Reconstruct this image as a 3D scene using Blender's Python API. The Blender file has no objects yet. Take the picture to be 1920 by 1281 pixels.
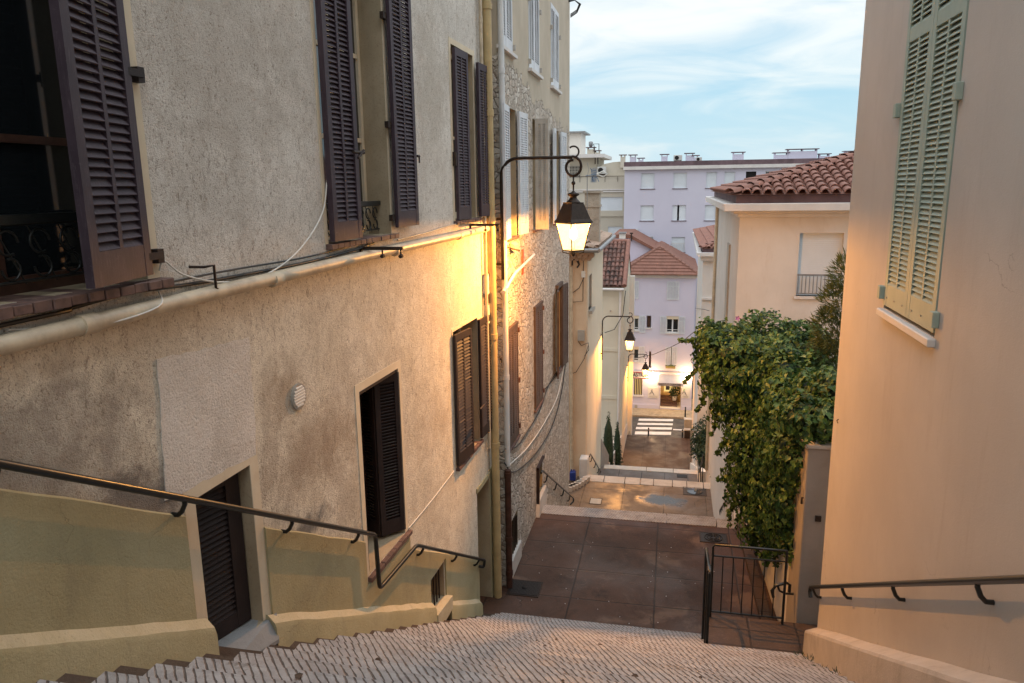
import bpy, math, random
from mathutils import Vector
random.seed(7)
R=math.radians
# ---------------------------------------------------------------- camera
sc=bpy.context.scene
COL=sc.collection
PITCH,ROLL,YAW,FPX=R(11.8),R(-.8),R(12.1),1400.
_f=Vector((-math.sin(YAW)*math.cos(PITCH),math.cos(YAW)*math.cos(PITCH),-math.sin(PITCH)))
_r=Vector((math.cos(YAW),math.sin(YAW),0)); _u=_r.cross(_f)
CR=_r*math.cos(ROLL)+_u*math.sin(ROLL); CU=_u*math.cos(ROLL)-_r*math.sin(ROLL); CF=_f
cam=bpy.data.cameras.new('camera'); co=bpy.data.objects.new('camera',cam); COL.objects.link(co)
from mathutils import Matrix
M3=Matrix((CR,CU,-CF)).transposed()
co.matrix_world=M3.to_4x4()
cam.sensor_width=36; cam.lens=36*FPX/1920; cam.clip_end=3000; cam.clip_start=.05
sc.camera=co
sc.view_settings.view_transform='Standard'; sc.view_settings.look='None'
sc.view_settings.exposure=0.0; sc.view_settings.gamma=1
# ---------------------------------------------------------------- sky
w=bpy.data.worlds.new('World'); sc.world=w; w.use_nodes=True
nt=w.node_tree; nt.nodes.clear(); N=nt.nodes.new; L=nt.links.new
out=N('ShaderNodeOutputWorld'); bg=N('ShaderNodeBackground'); L(bg.outputs[0],out.inputs[0])
sky=N('ShaderNodeTexSky'); sky.sky_type='NISHITA'; sky.sun_disc=False; sky.sun_elevation=R(4); sky.sun_rotation=R(200)
sky.altitude=50; sky.air_density=1.2; sky.dust_density=1.0; sky.ozone_density=2.
tc=N('ShaderNodeTexCoord'); sep=N('ShaderNodeSeparateXYZ'); L(tc.outputs['Generated'],sep.inputs[0])
ramp=N('ShaderNodeValToRGB'); L(sep.outputs['Z'],ramp.inputs[0])
e=ramp.color_ramp.elements; e[0].position=0.; e[0].color=(.57,.80,.92,1); e[1].position=1.; e[1].color=(1.55,1.8,2.15,1)
x=e.new(.10); x.color=(.43,.68,.86,1); x=e.new(.24); x.color=(.42,.62,.80,1); x=e.new(.42); x.color=(.62,.80,.95,1); x=e.new(.62); x.color=(1.1,1.32,1.62,1)
mp=N('ShaderNodeMapping'); mp.inputs['Scale'].default_value=(1.6,1.6,7.); mp.inputs['Rotation'].default_value=(.06,.1,.5); L(tc.outputs['Generated'],mp.inputs[0])
n1=N('ShaderNodeTexNoise'); n1.inputs['Scale'].default_value=3.4; n1.inputs['Detail'].default_value=6; n1.inputs['Roughness'].default_value=.52; n1.inputs['Distortion'].default_value=.7; L(mp.outputs[0],n1.inputs[0])
# clouds thicken with height
mr=N('ShaderNodeMapRange'); mr.inputs[1].default_value=.03; mr.inputs[2].default_value=.24; mr.inputs[3].default_value=-.17; mr.inputs[4].default_value=.20; L(sep.outputs['Z'],mr.inputs[0])
ad=N('ShaderNodeMath'); ad.operation='ADD'; L(n1.outputs[0],ad.inputs[0]); L(mr.outputs[0],ad.inputs[1])
cr=N('ShaderNodeMapRange'); cr.interpolation_type='SMOOTHSTEP'; cr.inputs[1].default_value=.28; cr.inputs[2].default_value=.80; L(ad.outputs[0],cr.inputs[0])
mx=N('ShaderNodeMixRGB'); L(cr.outputs[0],mx.inputs[0]); L(ramp.outputs[0],mx.inputs[1]); 
cz=N('ShaderNodeValToRGB'); L(sep.outputs['Z'],cz.inputs[0]); ce=cz.color_ramp.elements; ce[0].position=.3; ce[0].color=(.93,.95,.95,1); ce[1].position=.75; ce[1].color=(1.65,1.75,1.86,1); L(cz.outputs[0],mx.inputs[2])
sk=N('ShaderNodeMixRGB'); sk.blend_type='ADD'; sk.inputs[0].default_value=.04; L(mx.outputs[0],sk.inputs[1]); L(sky.outputs[0],sk.inputs[2])
L(sk.outputs[0],bg.inputs[0]); bg.inputs[1].default_value=1.0
sun=bpy.data.lights.new('sun','SUN'); sun.energy=.2; sun.angle=R(25); sun.color=(.95,.97,1)
so=bpy.data.objects.new('sun',sun); COL.objects.link(so); so.rotation_euler=(R(38),0,R(25))
# ---------------------------------------------------------------- projection onto the surfaces of the place
def ray(px,py): return CF+CR*((px-960)/FPX)-CU*((py-640.5)/FPX)
def yp(px,py,y): d=ray(px,py); return d*(y/d.y)
def xp(px,py,x): d=ray(px,py); return d*(x/d.x)
def zp(px,py,z): d=ray(px,py); return d*(z/d.z)
class Fr:
    "vertical wall frame: s along wall, z up, d outwards"
    def __init__(s,ox,oy,ux,uy,flip=1):
        l=math.hypot(ux,uy); s.o=(ox,oy); s.u=(ux/l,uy/l); s.n=(uy/l*flip,-ux/l*flip)
    def p(s,a,z,d=0.): return Vector((s.o[0]+s.u[0]*a+s.n[0]*d, s.o[1]+s.u[1]*a+s.n[1]*d, z))
    def hit(s,px,py,d=0.):
        r=ray(px,py); k=(s.n[0]*(s.o[0]+s.n[0]*d)+s.n[1]*(s.o[1]+s.n[1]*d))/(s.n[0]*r.x+s.n[1]*r.y); q=r*k
        return ((q.x-s.o[0])*s.u[0]+(q.y-s.o[1])*s.u[1], q.z)
_ul=(.033/math.hypot(.033,1),1/math.hypot(.033,1))
LF=Fr(-2.68-_ul[0]*10.08,10.08-_ul[1]*10.08,*_ul)      # near left building
SF=Fr(-2.48,0,0,1)                                      # stone building
RF=Fr(1.78,0,0,1,-1)                                    # near right building
# ---------------------------------------------------------------- materials
def lin(h):
    h=h.lstrip('#'); c=[int(h[i:i+2],16)/255 for i in (0,2,4)]
    return tuple((v/12.92 if v<=.04045 else ((v+.055)/1.055)**2.4) for v in c)
def C4(c): return (lin(c) if isinstance(c,str) else tuple(c))+(1,)
class Mat:
    def __init__(s,name,rough=.85,metal=0,spec=.3):
        s.m=bpy.data.materials.new(name); s.m.use_nodes=True; s.t=s.m.node_tree; s.b=s.t.nodes['Principled BSDF']
        s.b.inputs['Roughness'].default_value=rough; s.b.inputs['Metallic'].default_value=metal
        s.b.inputs['Specular IOR Level'].default_value=spec
        s.g=s.n('ShaderNodeNewGeometry'); s.pos=s.g.outputs['Position']
    def n(s,t): return s.t.nodes.new(t)
    def l(s,a,b): s.t.links.new(a,b)
    def map(s,scale=(1,1,1),rot=(0,0,0)):
        m=s.n('ShaderNodeMapping'); m.inputs['Scale'].default_value=scale; m.inputs['Rotation'].default_value=rot; s.l(s.pos,m.inputs[0]); return m.outputs[0]
    def noise(s,scale,detail=5,rough=.6,dist=0,vec=None):
        n=s.n('ShaderNodeTexNoise'); n.inputs['Scale'].default_value=scale; n.inputs['Detail'].default_value=detail
        n.inputs['Roughness'].default_value=rough; n.inputs['Distortion'].default_value=dist; s.l(vec or s.pos,n.inputs[0]); return n.outputs[0]
    def rng(s,v,a,b,c=0.,d=1.,smooth=True):
        m=s.n('ShaderNodeMapRange'); m.interpolation_type='SMOOTHSTEP' if smooth else 'LINEAR'
        for i,q in enumerate((a,b,c,d)): m.inputs[i+1].default_value=q
        s.l(v,m.inputs[0]); return m.outputs[0]
    def math(s,op,a,b=None):
        m=s.n('ShaderNodeMath'); m.operation=op
        for i,q in enumerate((a,b)):
            if q is None: continue
            if isinstance(q,(int,float)): m.inputs[i].default_value=q
            else: s.l(q,m.inputs[i])
        return m.outputs[0]
    def mix(s,f,a,b,mode='MIX'):
        m=s.n('ShaderNodeMixRGB'); m.blend_type=mode
        for i,q in enumerate((f,a,b)):
            if isinstance(q,(int,float)): m.inputs[i].default_value=q
            elif isinstance(q,(tuple,str)): m.inputs[i].default_value=C4(q) if not (isinstance(q,tuple) and len(q)==4) else q
            else: s.l(q,m.inputs[i])
        return m.outputs[0]
    def col(s,v):
        if isinstance(v,(tuple,str)): s.b.inputs['Base Color'].default_value=C4(v)
        else: s.l(v,s.b.inputs['Base Color'])
    def bump(s,h,strength=.5,dist=.01,prev=None):
        b=s.n('ShaderNodeBump'); b.inputs['Strength'].default_value=strength; b.inputs['Distance'].default_value=dist
        s.l(h,b.inputs['Height'])
        if prev is not None: s.l(prev,b.inputs['Normal'])
        s.l(b.outputs[0],s.b.inputs['Normal']); return b.outputs[0]
def plaster(name,c,c2,stain,scale=2.,grain=70,bump=.5,dist=.008,pits=True,streaks=.5,stain_amt=.5,thr=(.5,.75),cracks=0):
    m=Mat(name,.92); base=m.mix(m.rng(m.noise(scale,6),.3,.7),c,c2)
    st=m.rng(m.noise(scale*.55,8,.65,.6),thr[0],thr[1],0,stain_amt)
    base=m.mix(st,base,stain)
    sv=m.map((2.2,2.2,.28)); s2=m.rng(m.noise(3.2,7,.7,.3,sv),.52,.8,0,streaks)
    base=m.mix(s2,base,stain)
    g=m.noise(grain,5,.7)
    if pits: base=m.mix(m.rng(g,.30,.47,.55,0),base,stain)
    sp=m.rng(m.noise(9,10,.75,1.2),.60,.72,0,.28); base=m.mix(sp,base,stain)
    h=m.math('ADD',g,m.math('MULTIPLY',m.noise(grain*.35,4),.7))
    if cracks:
        v=m.n('ShaderNodeTexVoronoi'); v.feature='DISTANCE_TO_EDGE'; v.inputs['Scale'].default_value=cracks
        nz=m.n('ShaderNodeTexNoise'); nz.inputs['Scale'].default_value=4; nz.inputs['Detail'].default_value=7; m.l(m.pos,nz.inputs[0])
        va=m.n('ShaderNodeVectorMath'); va.operation='MULTIPLY_ADD'; m.l(nz.outputs['Color'],va.inputs[0]); va.inputs[1].default_value=(.6,.6,.6); m.l(m.pos,va.inputs[2]); m.l(va.outputs[0],v.inputs[0])
        ck=m.math('MULTIPLY',m.rng(v.outputs[0],.0,.0035,.4,0),m.rng(m.noise(.9,3),.52,.60)); base=m.mix(ck,base,tuple(q*.45 for q in stain))
        base=m.mix(m.rng(m.noise(5,9,.78,.8,m.map((3,3,.35))),.60,.68,0,.22),base,stain); h=m.math('SUBTRACT',h,ck)
    m.col(base); m.bump(h,bump,dist); return m.m
def plain(name,c,rough=.6,metal=0,var=.25,scale=8,bump=0,spec=.4,dark=None,grain=60):
    m=Mat(name,rough,metal,spec); cc=C4(c)[:3]; d=dark or tuple(v*(1-var) for v in cc)
    m.col(m.mix(m.rng(m.noise(scale,6,.65),.35,.7),tuple(cc),d if isinstance(d,str) else tuple(d)))
    if bump: m.bump(m.noise(grain,4),bump,.004)
    return m.m
def emis(name,c,s,alpha=None):
    m=bpy.data.materials.new(name); m.use_nodes=True; t=m.node_tree; t.nodes.clear(); o=t.nodes.new('ShaderNodeOutputMaterial'); e=t.nodes.new('ShaderNodeEmission')
    e.inputs[0].default_value=C4(c); e.inputs[1].default_value=s
    if alpha:
        tr=t.nodes.new('ShaderNodeBsdfTransparent'); tr.inputs[0].default_value=(alpha,alpha,alpha,1); a=t.nodes.new('ShaderNodeAddShader')
        t.links.new(e.outputs[0],a.inputs[0]); t.links.new(tr.outputs[0],a.inputs[1]); t.links.new(a.outputs[0],o.inputs[0])
    else: t.links.new(e.outputs[0],o.inputs[0])
    return m
# near left wall: grey render above, warmer and dirtier below
def left_plaster():
    m=Mat('left_plaster',.93)
    sp=m.n('ShaderNodeSeparateXYZ'); m.l(m.pos,sp.inputs[0]); z=sp.outputs['Z']; y=sp.outputs['Y']
    up=m.mix(m.rng(m.noise(1.6,6),.3,.7),(.66,.62,.55),(.78,.74,.665))
    lo=m.mix(m.rng(m.noise(1.9,6),.3,.7),(.68,.625,.50),(.80,.75,.625))
    f=m.rng(z,-.66,-.60); base=m.mix(f,lo,up)
    # soiling near the low left corner and below the vent
    far=m.rng(y,3.,9.,.95,.28,False); low=m.rng(z,-.7,-2.2,.35,1.,False)
    st=m.math('MULTIPLY',m.math('MULTIPLY',m.rng(m.noise(1.5,10,.72,1.1),.42,.58),far),low)
    base=m.mix(m.math('MULTIPLY',st,.6),base,(.27,.20,.145))
    sv=m.map((2.,2.,.3)); base=m.mix(m.rng(m.noise(2.6,8,.72,.4,sv),.5,.8,0,.40),base,(.36,.29,.21))
    sc2=m.map((1,3.2,3.2)); base=m.mix(m.rng(m.noise(4.5,10,.78,1.6,sc2),.53,.64,0,.55),base,(.33,.26,.19))
    base=m.mix(m.rng(m.noise(7,9,.75,.5),.45,.66,0,.25),base,(.40,.33,.26)); base=m.mix(m.rng(m.noise(11,8,.75,1.),.60,.70,0,.35),base,(.78,.72,.63))
    def area(cy,cz,ry,rz,amt,col,ns=3.2):
        dy=m.math('MULTIPLY',m.math('SUBTRACT',y,cy),1/ry); dz=m.math('MULTIPLY',m.math('SUBTRACT',z,cz),1/rz)
        d=m.math('ADD',m.math('SQRT',m.math('ADD',m.math('MULTIPLY',dy,dy),m.math('MULTIPLY',dz,dz))),m.math('MULTIPLY',m.math('SUBTRACT',m.noise(ns,9,.72,.6),.5),3.2))
        return m.mix(m.rng(d,.25,1.25,amt,0),base,col)
    base=area(2.7,-1.25,.75,.45,.55,(.15,.12,.10)); base=area(3.35,-1.75,.55,.25,.8,(.12,.10,.09)); base=area(5.55,-2.15,.75,.32,.55,(.33,.24,.16),5); base=area(5.0,-1.55,.3,.22,.6,(.34,.25,.17),6)
    base=area(5.1,-2.72,.45,.12,.8,(.10,.11,.12),7); base=area(8.2,-2.8,.8,.4,.35,(.40,.31,.22),4); base=area(4.6,.9,.9,.9,.4,(.38,.33,.27),3); base=area(8.6,1.2,.6,.9,.35,(.38,.32,.24),4)
    fl=m.noise(26,9,.8,.4,m.map((1,1,.42))); base=m.mix(m.math('MULTIPLY',m.rng(fl,.54,.62,0,.75),m.rng(m.noise(2.2,5),.38,.6,.25,1.)),base,(.26,.215,.165))
    g=m.noise(62,5,.72); base=m.mix(m.rng(g,.34,.46,.85,0),base,(.24,.19,.14))
    m.col(base); v=m.n('ShaderNodeTexVoronoi'); v.inputs['Scale'].default_value=120; m.l(m.pos,v.inputs[0])
    h=m.math('ADD',m.math('ADD',g,m.math('MULTIPLY',m.noise(22,5,.6,.5),.9)),m.math('MULTIPLY',v.outputs[0],.5)); m.bump(h,.6,.012); return m.m
M={}
M['left']=left_plaster()
M['patch']=plaster('patch_plaster',(.72,.68,.61),(.82,.78,.71),(.42,.37,.31),3,60,1.,.02,streaks=.35,stain_amt=.5)
M['surround']=plaster('surround_plaster',(.66,.56,.40),(.72,.63,.47),(.38,.30,.2),3,90,.25,.004,pits=False,streaks=.25,stain_amt=.25)
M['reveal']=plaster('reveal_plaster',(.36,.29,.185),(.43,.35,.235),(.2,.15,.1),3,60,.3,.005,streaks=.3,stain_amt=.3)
M['dado']=plaster('ochre_dado',(.38,.335,.19),(.44,.395,.24),(.22,.20,.135),1.6,60,.6,.010,pits=False,streaks=.35,stain_amt=.6,cracks=.9)
M['dadotop']=plaster('ochre_ledge',(.48,.42,.27),(.55,.49,.34),(.3,.26,.17),3,60,.6,.010,pits=True,streaks=.3,stain_amt=.6,cracks=1.2)
M['right']=plaster('peach_wall',(.48,.435,.39),(.54,.49,.44),(.38,.32,.27),.9,110,.40,.005,pits=False,streaks=.34,stain_amt=.35,cracks=.45)
M['rplinth']=plaster('peach_plinth',(.46,.41,.355),(.54,.48,.42),(.20,.155,.12),3,70,.5,.008,pits=False,streaks=.6,stain_amt=.5)
M['cream']=plaster('cream_wall',(.56,.525,.48),(.62,.585,.54),(.40,.31,.22),1.2,80,.3,.005,pits=False,streaks=.35,stain_amt=.3)
M['grey_pillar']=plaster('pillar_plaster',(.27,.235,.20),(.33,.285,.245),(.17,.14,.12),2,80,.3,.005,pits=False,streaks=.5,stain_amt=.4)
M['A']=plaster('peach_rough',(.62,.46,.31),(.68,.53,.37),(.42,.30,.2),1.5,30,.5,.015,pits=False,streaks=.45,stain_amt=.35)
M['Aside']=plaster('cream_smooth',(.66,.57,.43),(.70,.61,.47),(.50,.41,.3),1.0,40,.15,.005,pits=False,streaks=.3,stain_amt=.3)
M['B']=plaster('pale_green_wall',(.56,.53,.43),(.60,.57,.47),(.40,.38,.3),.8,30,.1,.005,pits=False,streaks=.3,stain_amt=.3)
M['pink']=plaster('pink_facade',(.55,.515,.60),(.59,.555,.64),(.50,.43,.48),.5,20,.05,.005,pits=False,streaks=.10,stain_amt=.15)
M['tall']=plaster('lilac_facade',(.54,.52,.60),(.58,.56,.64),(.46,.41,.5),.3,20,.05,.005,pits=False,streaks=.10,stain_amt=.15)
M['beige']=plaster('beige_facade',(.50,.45,.36),(.54,.49,.40),(.36,.32,.26),.3,20,.05,.005,pits=False,streaks=.3,stain_amt=.3)
M['white']=plaster('white_plaster',(.68,.63,.56),(.72,.67,.6),(.5,.44,.38),1,30,.1,.005,pits=False,streaks=.2,stain_amt=.2)
def stone_wall():
    m=Mat('rubble_stone',.93); sp=m.n('ShaderNodeSeparateXYZ'); m.l(m.pos,sp.inputs[0])
    nz=m.n('ShaderNodeTexNoise'); nz.inputs['Scale'].default_value=6; nz.inputs['Detail'].default_value=4; m.l(m.pos,nz.inputs[0])
    va=m.n('ShaderNodeVectorMath'); va.operation='MULTIPLY_ADD'; m.l(nz.outputs['Color'],va.inputs[0]); va.inputs[1].default_value=(.14,.14,.14); m.l(m.pos,va.inputs[2])
    mp=m.n('ShaderNodeMapping'); mp.inputs['Scale'].default_value=(1,1,1.5); m.l(va.outputs[0],mp.inputs[0])
    def vor(sc,ft='F1'):
        v=m.n('ShaderNodeTexVoronoi'); v.feature=ft; v.inputs['Scale'].default_value=sc; m.l(mp.outputs[0],v.inputs[0]); return v
    a=vor(6.5); b=vor(6.5,'DISTANCE_TO_EDGE')
    hs=m.n('ShaderNodeSeparateXYZ'); m.l(a.outputs['Color'],hs.inputs[0])
    stone=m.mix(m.rng(hs.outputs[0],.1,.9),(.50,.43,.35),(.74,.68,.59)); stone=m.mix(m.rng(m.noise(14,6),.45,.7,0,.55),stone,(.40,.32,.25))
    joint=m.rng(b.outputs[0],.012,.075,1,0); jn=m.math('MULTIPLY',joint,m.rng(m.noise(3,4),.35,.6,.25,1.))
    base=m.mix(m.math('MULTIPLY',jn,.75),stone,(.23,.175,.13))
    # mortar smeared over much of the wall
    sm=m.rng(m.noise(2.2,7,.7,.5),.50,.62,0,.75); base=m.mix(sm,base,m.mix(m.rng(m.noise(25,6),.35,.6),(.48,.40,.31),(.68,.59,.49)))
    # upper plaster with a ragged lower edge
    edge=m.math('ADD',sp.outputs['Z'],m.math('MULTIPLY',m.math('SUBTRACT',m.noise(2.2,6,.7),.5),1.3))
    edge=m.math('ADD',edge,m.math('MULTIPLY',m.math('SUBTRACT',sp.outputs['Y'],11.),.085))
    pm=m.rng(edge,1.76,1.80); rim=m.math('MULTIPLY',m.rng(edge,1.66,1.76),m.rng(edge,1.82,1.77,0,1))
    pl=m.mix(m.rng(m.noise(1.5,6),.3,.7),(.46,.395,.30),(.54,.465,.36)); pl=m.mix(m.rng(m.noise(3.,8,.7,.3,m.map((2,2,.3))),.5,.8,0,.4),pl,(.30,.24,.17))
    base=m.mix(pm,base,pl); m.col(base)
    dist=m.rng(b.outputs[0],0,.12,0,1); h=m.math('ADD',m.math('MULTIPLY',dist,m.rng(sm,0,.75,1,.35)),m.math('MULTIPLY',m.noise(40,6,.7),.5))
    inv=m.math('SUBTRACT',1.,pm); h=m.math('ADD',m.math('MULTIPLY',h,inv),m.math('MULTIPLY',pm,1.5)); m.bump(h,.9,.035); return m.m
M['stone']=stone_wall()
M['doorstep']=plaster('doorstep',(.22,.23,.235),(.30,.31,.31),(.10,.09,.08),3,50,.5,.008,pits=False,stain_amt=.6)
YTOP=10.08-26*.335
def step_rib():
    m=Mat('ribbed_steps',.72,spec=.35); sp=m.n('ShaderNodeSeparateXYZ'); m.l(m.pos,sp.inputs[0])
    c=m.math('ADD',sp.outputs['X'],m.math('MULTIPLY',sp.outputs['Y'],.9))
    c=m.math('ADD',c,m.math('MULTIPLY',m.noise(9,4,.6),.034))
    # every tread is cut slightly differently
    tr=m.math('FLOOR',m.math('MULTIPLY',sp.outputs['Z'],1/.1886)); c=m.math('ADD',c,m.math('MULTIPLY',m.math('SINE',m.math('MULTIPLY',tr,12.9)),.03))
    ph=m.math('FRACT',m.math('MULTIPLY',c,1/.058)); d=m.math('ABSOLUTE',m.math('SUBTRACT',ph,.5))
    wd=m.rng(m.noise(11,6,.7),.32,.62,.38,.50,False)
    g=m.n('ShaderNodeMapRange'); g.interpolation_type='SMOOTHSTEP'; m.l(d,g.inputs[0]); m.l(m.math('SUBTRACT',wd,.10),g.inputs[1]); m.l(wd,g.inputs[2]); g=g.outputs[0]
    base=m.mix(m.rng(m.noise(5,7,.7),.3,.7),(.31,.295,.29),(.45,.43,.42)); base=m.mix(m.rng(m.noise(38,6,.7),.5,.68,0,.5),base,(.27,.225,.19))
    base=m.mix(m.rng(m.noise(1.1,5,.6),.45,.75,0,.35),base,(.28,.22,.18))
    wn=m.n('ShaderNodeTexWhiteNoise'); wn.noise_dimensions='1D'; m.l(tr,wn.inputs['W']); base=m.mix(m.math('MULTIPLY',wn.outputs[0],.15),base,(.26,.22,.19))
    base=m.mix(m.rng(m.noise(2.6,9,.75,1.),.58,.66,0,.55),base,(.14,.105,.08))
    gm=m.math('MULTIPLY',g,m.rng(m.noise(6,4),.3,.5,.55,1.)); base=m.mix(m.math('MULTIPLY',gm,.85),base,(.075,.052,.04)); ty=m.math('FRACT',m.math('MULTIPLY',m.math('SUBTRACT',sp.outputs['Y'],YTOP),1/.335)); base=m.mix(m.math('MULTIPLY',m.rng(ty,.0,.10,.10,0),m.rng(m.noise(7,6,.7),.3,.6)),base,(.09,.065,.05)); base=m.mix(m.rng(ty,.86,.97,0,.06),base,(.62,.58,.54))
    m.col(base)
    m.l(m.rng(m.noise(4,3),.4,.65,.45,.85),m.b.inputs['Roughness'])
    h=m.math('ADD',m.math('MULTIPLY',g,-1.),m.math('MULTIPLY',m.noise(50,5,.7),.35)); m.bump(h,.8,.018); return m.m
M['rib']=step_rib()
def concrete(name,a,b,stain,jx,jy,rough=(.45,.8),seed=0.,off=(0,0),crack=True,light=None,pud=None):
    m=Mat(name,.7,spec=.35); base=m.mix(m.rng(m.noise(1.3+seed,7,.65),.3,.7),a,b)
    base=m.mix(m.rng(m.noise(.7+seed,8,.7,.8),.48,.66,0,.75),base,stain)
    if light: base=m.mix(m.rng(m.noise(1.1+seed,6,.6,.4),.56,.70,0,.8),base,light)
    base=m.mix(m.rng(m.noise(45,6,.7),.5,.72,0,.45),base,tuple(v*2.0 for v in b)); base=m.mix(m.rng(m.noise(5.5,9,.75,1.),.56,.66,0,.5),base,tuple(v*.5 for v in a)); base=m.mix(m.rng(m.noise(3.1,9,.75,1.4),.58,.66,0,.35),base,tuple(v*1.9 for v in b))
    sp=m.n('ShaderNodeSeparateXYZ'); m.l(m.pos,sp.inputs[0])
    wob=m.math('MULTIPLY',m.math('SUBTRACT',m.noise(2.5,4),.5),.03)
    def joint(axis,per,o):
        v=m.math('ADD',m.math('ADD',sp.outputs[axis],wob),o); f=m.math('FRACT',m.math('MULTIPLY',v,1/per)); d=m.math('MULTIPLY',m.math('ABSOLUTE',m.math('SUBTRACT',f,.5)),per)
        return m.rng(d,per/2-.018,per/2-.008)
    j=m.math('MAXIMUM',joint('X',jx,off[0]),joint('Y',jy,off[1]))
    if crack:
        v=m.n('ShaderNodeTexVoronoi'); v.feature='DISTANCE_TO_EDGE'; v.inputs['Scale'].default_value=.55
        nz=m.n('ShaderNodeTexNoise'); nz.inputs['Scale'].default_value=3; nz.inputs['Detail'].default_value=6; m.l(m.pos,nz.inputs[0])
        va=m.n('ShaderNodeVectorMath'); va.operation='MULTIPLY_ADD'; m.l(nz.outputs['Color'],va.inputs[0]); va.inputs[1].default_value=(.5,.5,.5); m.l(m.pos,va.inputs[2]); m.l(va.outputs[0],v.inputs[0])
        j=m.math('MAXIMUM',j,m.math('MULTIPLY',m.rng(v.outputs[0],.002,.008,.7,0),m.rng(m.noise(.8,3),.50,.60)))
    base=m.mix(m.math('MULTIPLY',j,.8),base,(.02,.013,.01)); m.col(base)
    ro=m.rng(m.noise(.9+seed,6,.6,.4),.35,.65,rough[0],rough[1])
    if pud:
        dx=m.math('MULTIPLY',m.math('SUBTRACT',sp.outputs['X'],pud[0]),1/pud[2]); dy=m.math('MULTIPLY',m.math('SUBTRACT',sp.outputs['Y'],pud[1]),1/pud[3])
        dd=m.math('ADD',m.math('SQRT',m.math('ADD',m.math('MULTIPLY',dx,dx),m.math('MULTIPLY',dy,dy))),m.math('MULTIPLY',m.math('SUBTRACT',m.noise(4.4,7,.65),.5),1.7))
        pm=m.rng(dd,.35,1.2,1,0); base=m.mix(pm,base,(.05,.04,.035)); m.col(base)
        mm=m.n('ShaderNodeMapRange'); m.l(pm,mm.inputs[0]); m.l(ro,mm.inputs[3]); mm.inputs[4].default_value=.09; ro=mm.outputs[0]
        inv=m.math('SUBTRACT',1.,pm)
    m.l(ro,m.b.inputs['Roughness'])
    h=m.math('SUBTRACT',m.math('MULTIPLY',m.noise(70,5,.7),.5),j)
    if pud: h=m.math('MULTIPLY',h,inv)
    m.bump(h,.4,.01); return m.m
M['slab1']=concrete('dark_slabs',(.058,.028,.017),(.094,.047,.029),(.030,.016,.010),1.32,.92,(.48,.72),0.,(.1,.25),light=(.17,.105,.07))
_pc=zp(1240,938,-9.5)
M['slab2']=concrete('wet_slabs',(.11,.07,.045),(.155,.105,.07),(.07,.046,.025),1.25,1.6,(.35,.7),.3,light=(.23,.165,.11),pud=(_pc.x,_pc.y,.85,.45))
M['slab3']=concrete('grey_slabs',(.10,.08,.068),(.14,.11,.092),(.10,.09,.06),.9,2.5,(.35,.7),.2,crack=False)
M['slab4']=concrete('dark_path',(.05,.032,.025),(.075,.05,.038),(.05,.032,.026),1.3,1.9,(.4,.7),.1,crack=False)
M['road']=concrete('asphalt',(.05,.048,.046),(.07,.066,.062),(.04,.038,.036),50,50,(.5,.8),.4,crack=False)
M['cobble']=plaster('cobbles',(.30,.23,.15),(.42,.33,.22),(.12,.09,.06),3,9,.9,.03,stain_amt=.6)
M['edge']=plaster('pale_edge_stone',(.50,.42,.34),(.58,.50,.42),(.26,.20,.15),3,60,.4,.006,streaks=.1,stain_amt=.5)
M['stepdark']=plaster('brown_step',(.07,.048,.036),(.10,.07,.05),(.035,.025,.02),4,50,.6,.01,stain_amt=.6)
M['platform']=concrete('brown_tiles',(.055,.034,.023),(.08,.05,.035),(.04,.025,.018),.58,.36,(.4,.6),.5,(.05,.02),crack=False)
M['paint']=plain('white_road_paint',(.72,.70,.66),.6,0,.2,3)
def wood(name,c,c2,worn,amt=.35,rough=.6):
    m=Mat(name,rough,spec=.4); base=m.mix(m.rng(m.noise(5,6),.3,.7),c,c2)
    v=m.map((14,14,1.6)); base=m.mix(m.rng(m.noise(4,8,.75,.6,v),.52,.70,0,amt),base,worn)
    v=m.map((8,8,30)); base=m.mix(m.rng(m.noise(2.5,7,.75,.6,v),.58,.72,0,amt),base,worn); m.col(base)
    m.bump(m.noise(6,8,.7,0,m.map((20,20,1.5))),.3,.004); return m.m
M['plum']=wood('plum_wood',(.036,.021,.030),(.054,.034,.045),(.15,.12,.13),.42)
M['plumdark']=wood('dark_plum_wood',(.016,.010,.010),(.026,.016,.015),(.08,.062,.052),.4)
M['brownwood']=wood('brown_wood',(.060,.036,.026),(.09,.056,.042),(.24,.20,.17),.55)
M['whitewood']=wood('pale_blue_wood',(.60,.62,.64),(.68,.70,.72),(.40,.40,.40),.35)
M['greenwood']=wood('sage_wood',(.30,.36,.295),(.35,.41,.34),(.50,.50,.42),.22)
M['greywood']=wood('grey_wood',(.40,.36,.31),(.48,.44,.38),(.2,.16,.12),.5)
M['metal']=plain('black_green_metal',(.018,.021,.02),.32,.3,.3,20,spec=.6)
M['iron']=plain('rusty_iron',(.045,.028,.02),.6,.3,.5,25,.2)
M['lampmetal']=plain('lamp_metal',(.04,.026,.018),.42,.5,.4,20)
M['pipecream']=plain('cream_pipe',(.60,.50,.35),.45,0,.15,6,spec=.5,dark=(.42,.34,.24))
M['pipewhite']=plain('white_pipe',(.66,.66,.64),.4,0,.15,4)
M['pipebrown']=plain('brown_cast_pipe',(.10,.045,.03),.5,.2,.5,9)
M['copper']=plain('copper_pipe',(.22,.10,.06),.4,.5,.5,9)
M['pipeochre']=plain('ochre_pipe',(.50,.37,.18),.5,0,.2,5)
M['brick']=plain('clay_sill_tile',(.17,.10,.08),.75,0,.4,14,.3,dark=(.09,.055,.048))
M['tile']=plain('roman_tile',(.30,.135,.095),.75,0,.35,5,.2,dark=(.20,.095,.07))
M['tileold']=plain('old_roman_tile',(.24,.115,.085),.8,0,.5,2.6,.3,dark=(.02,.018,.016))
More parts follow.
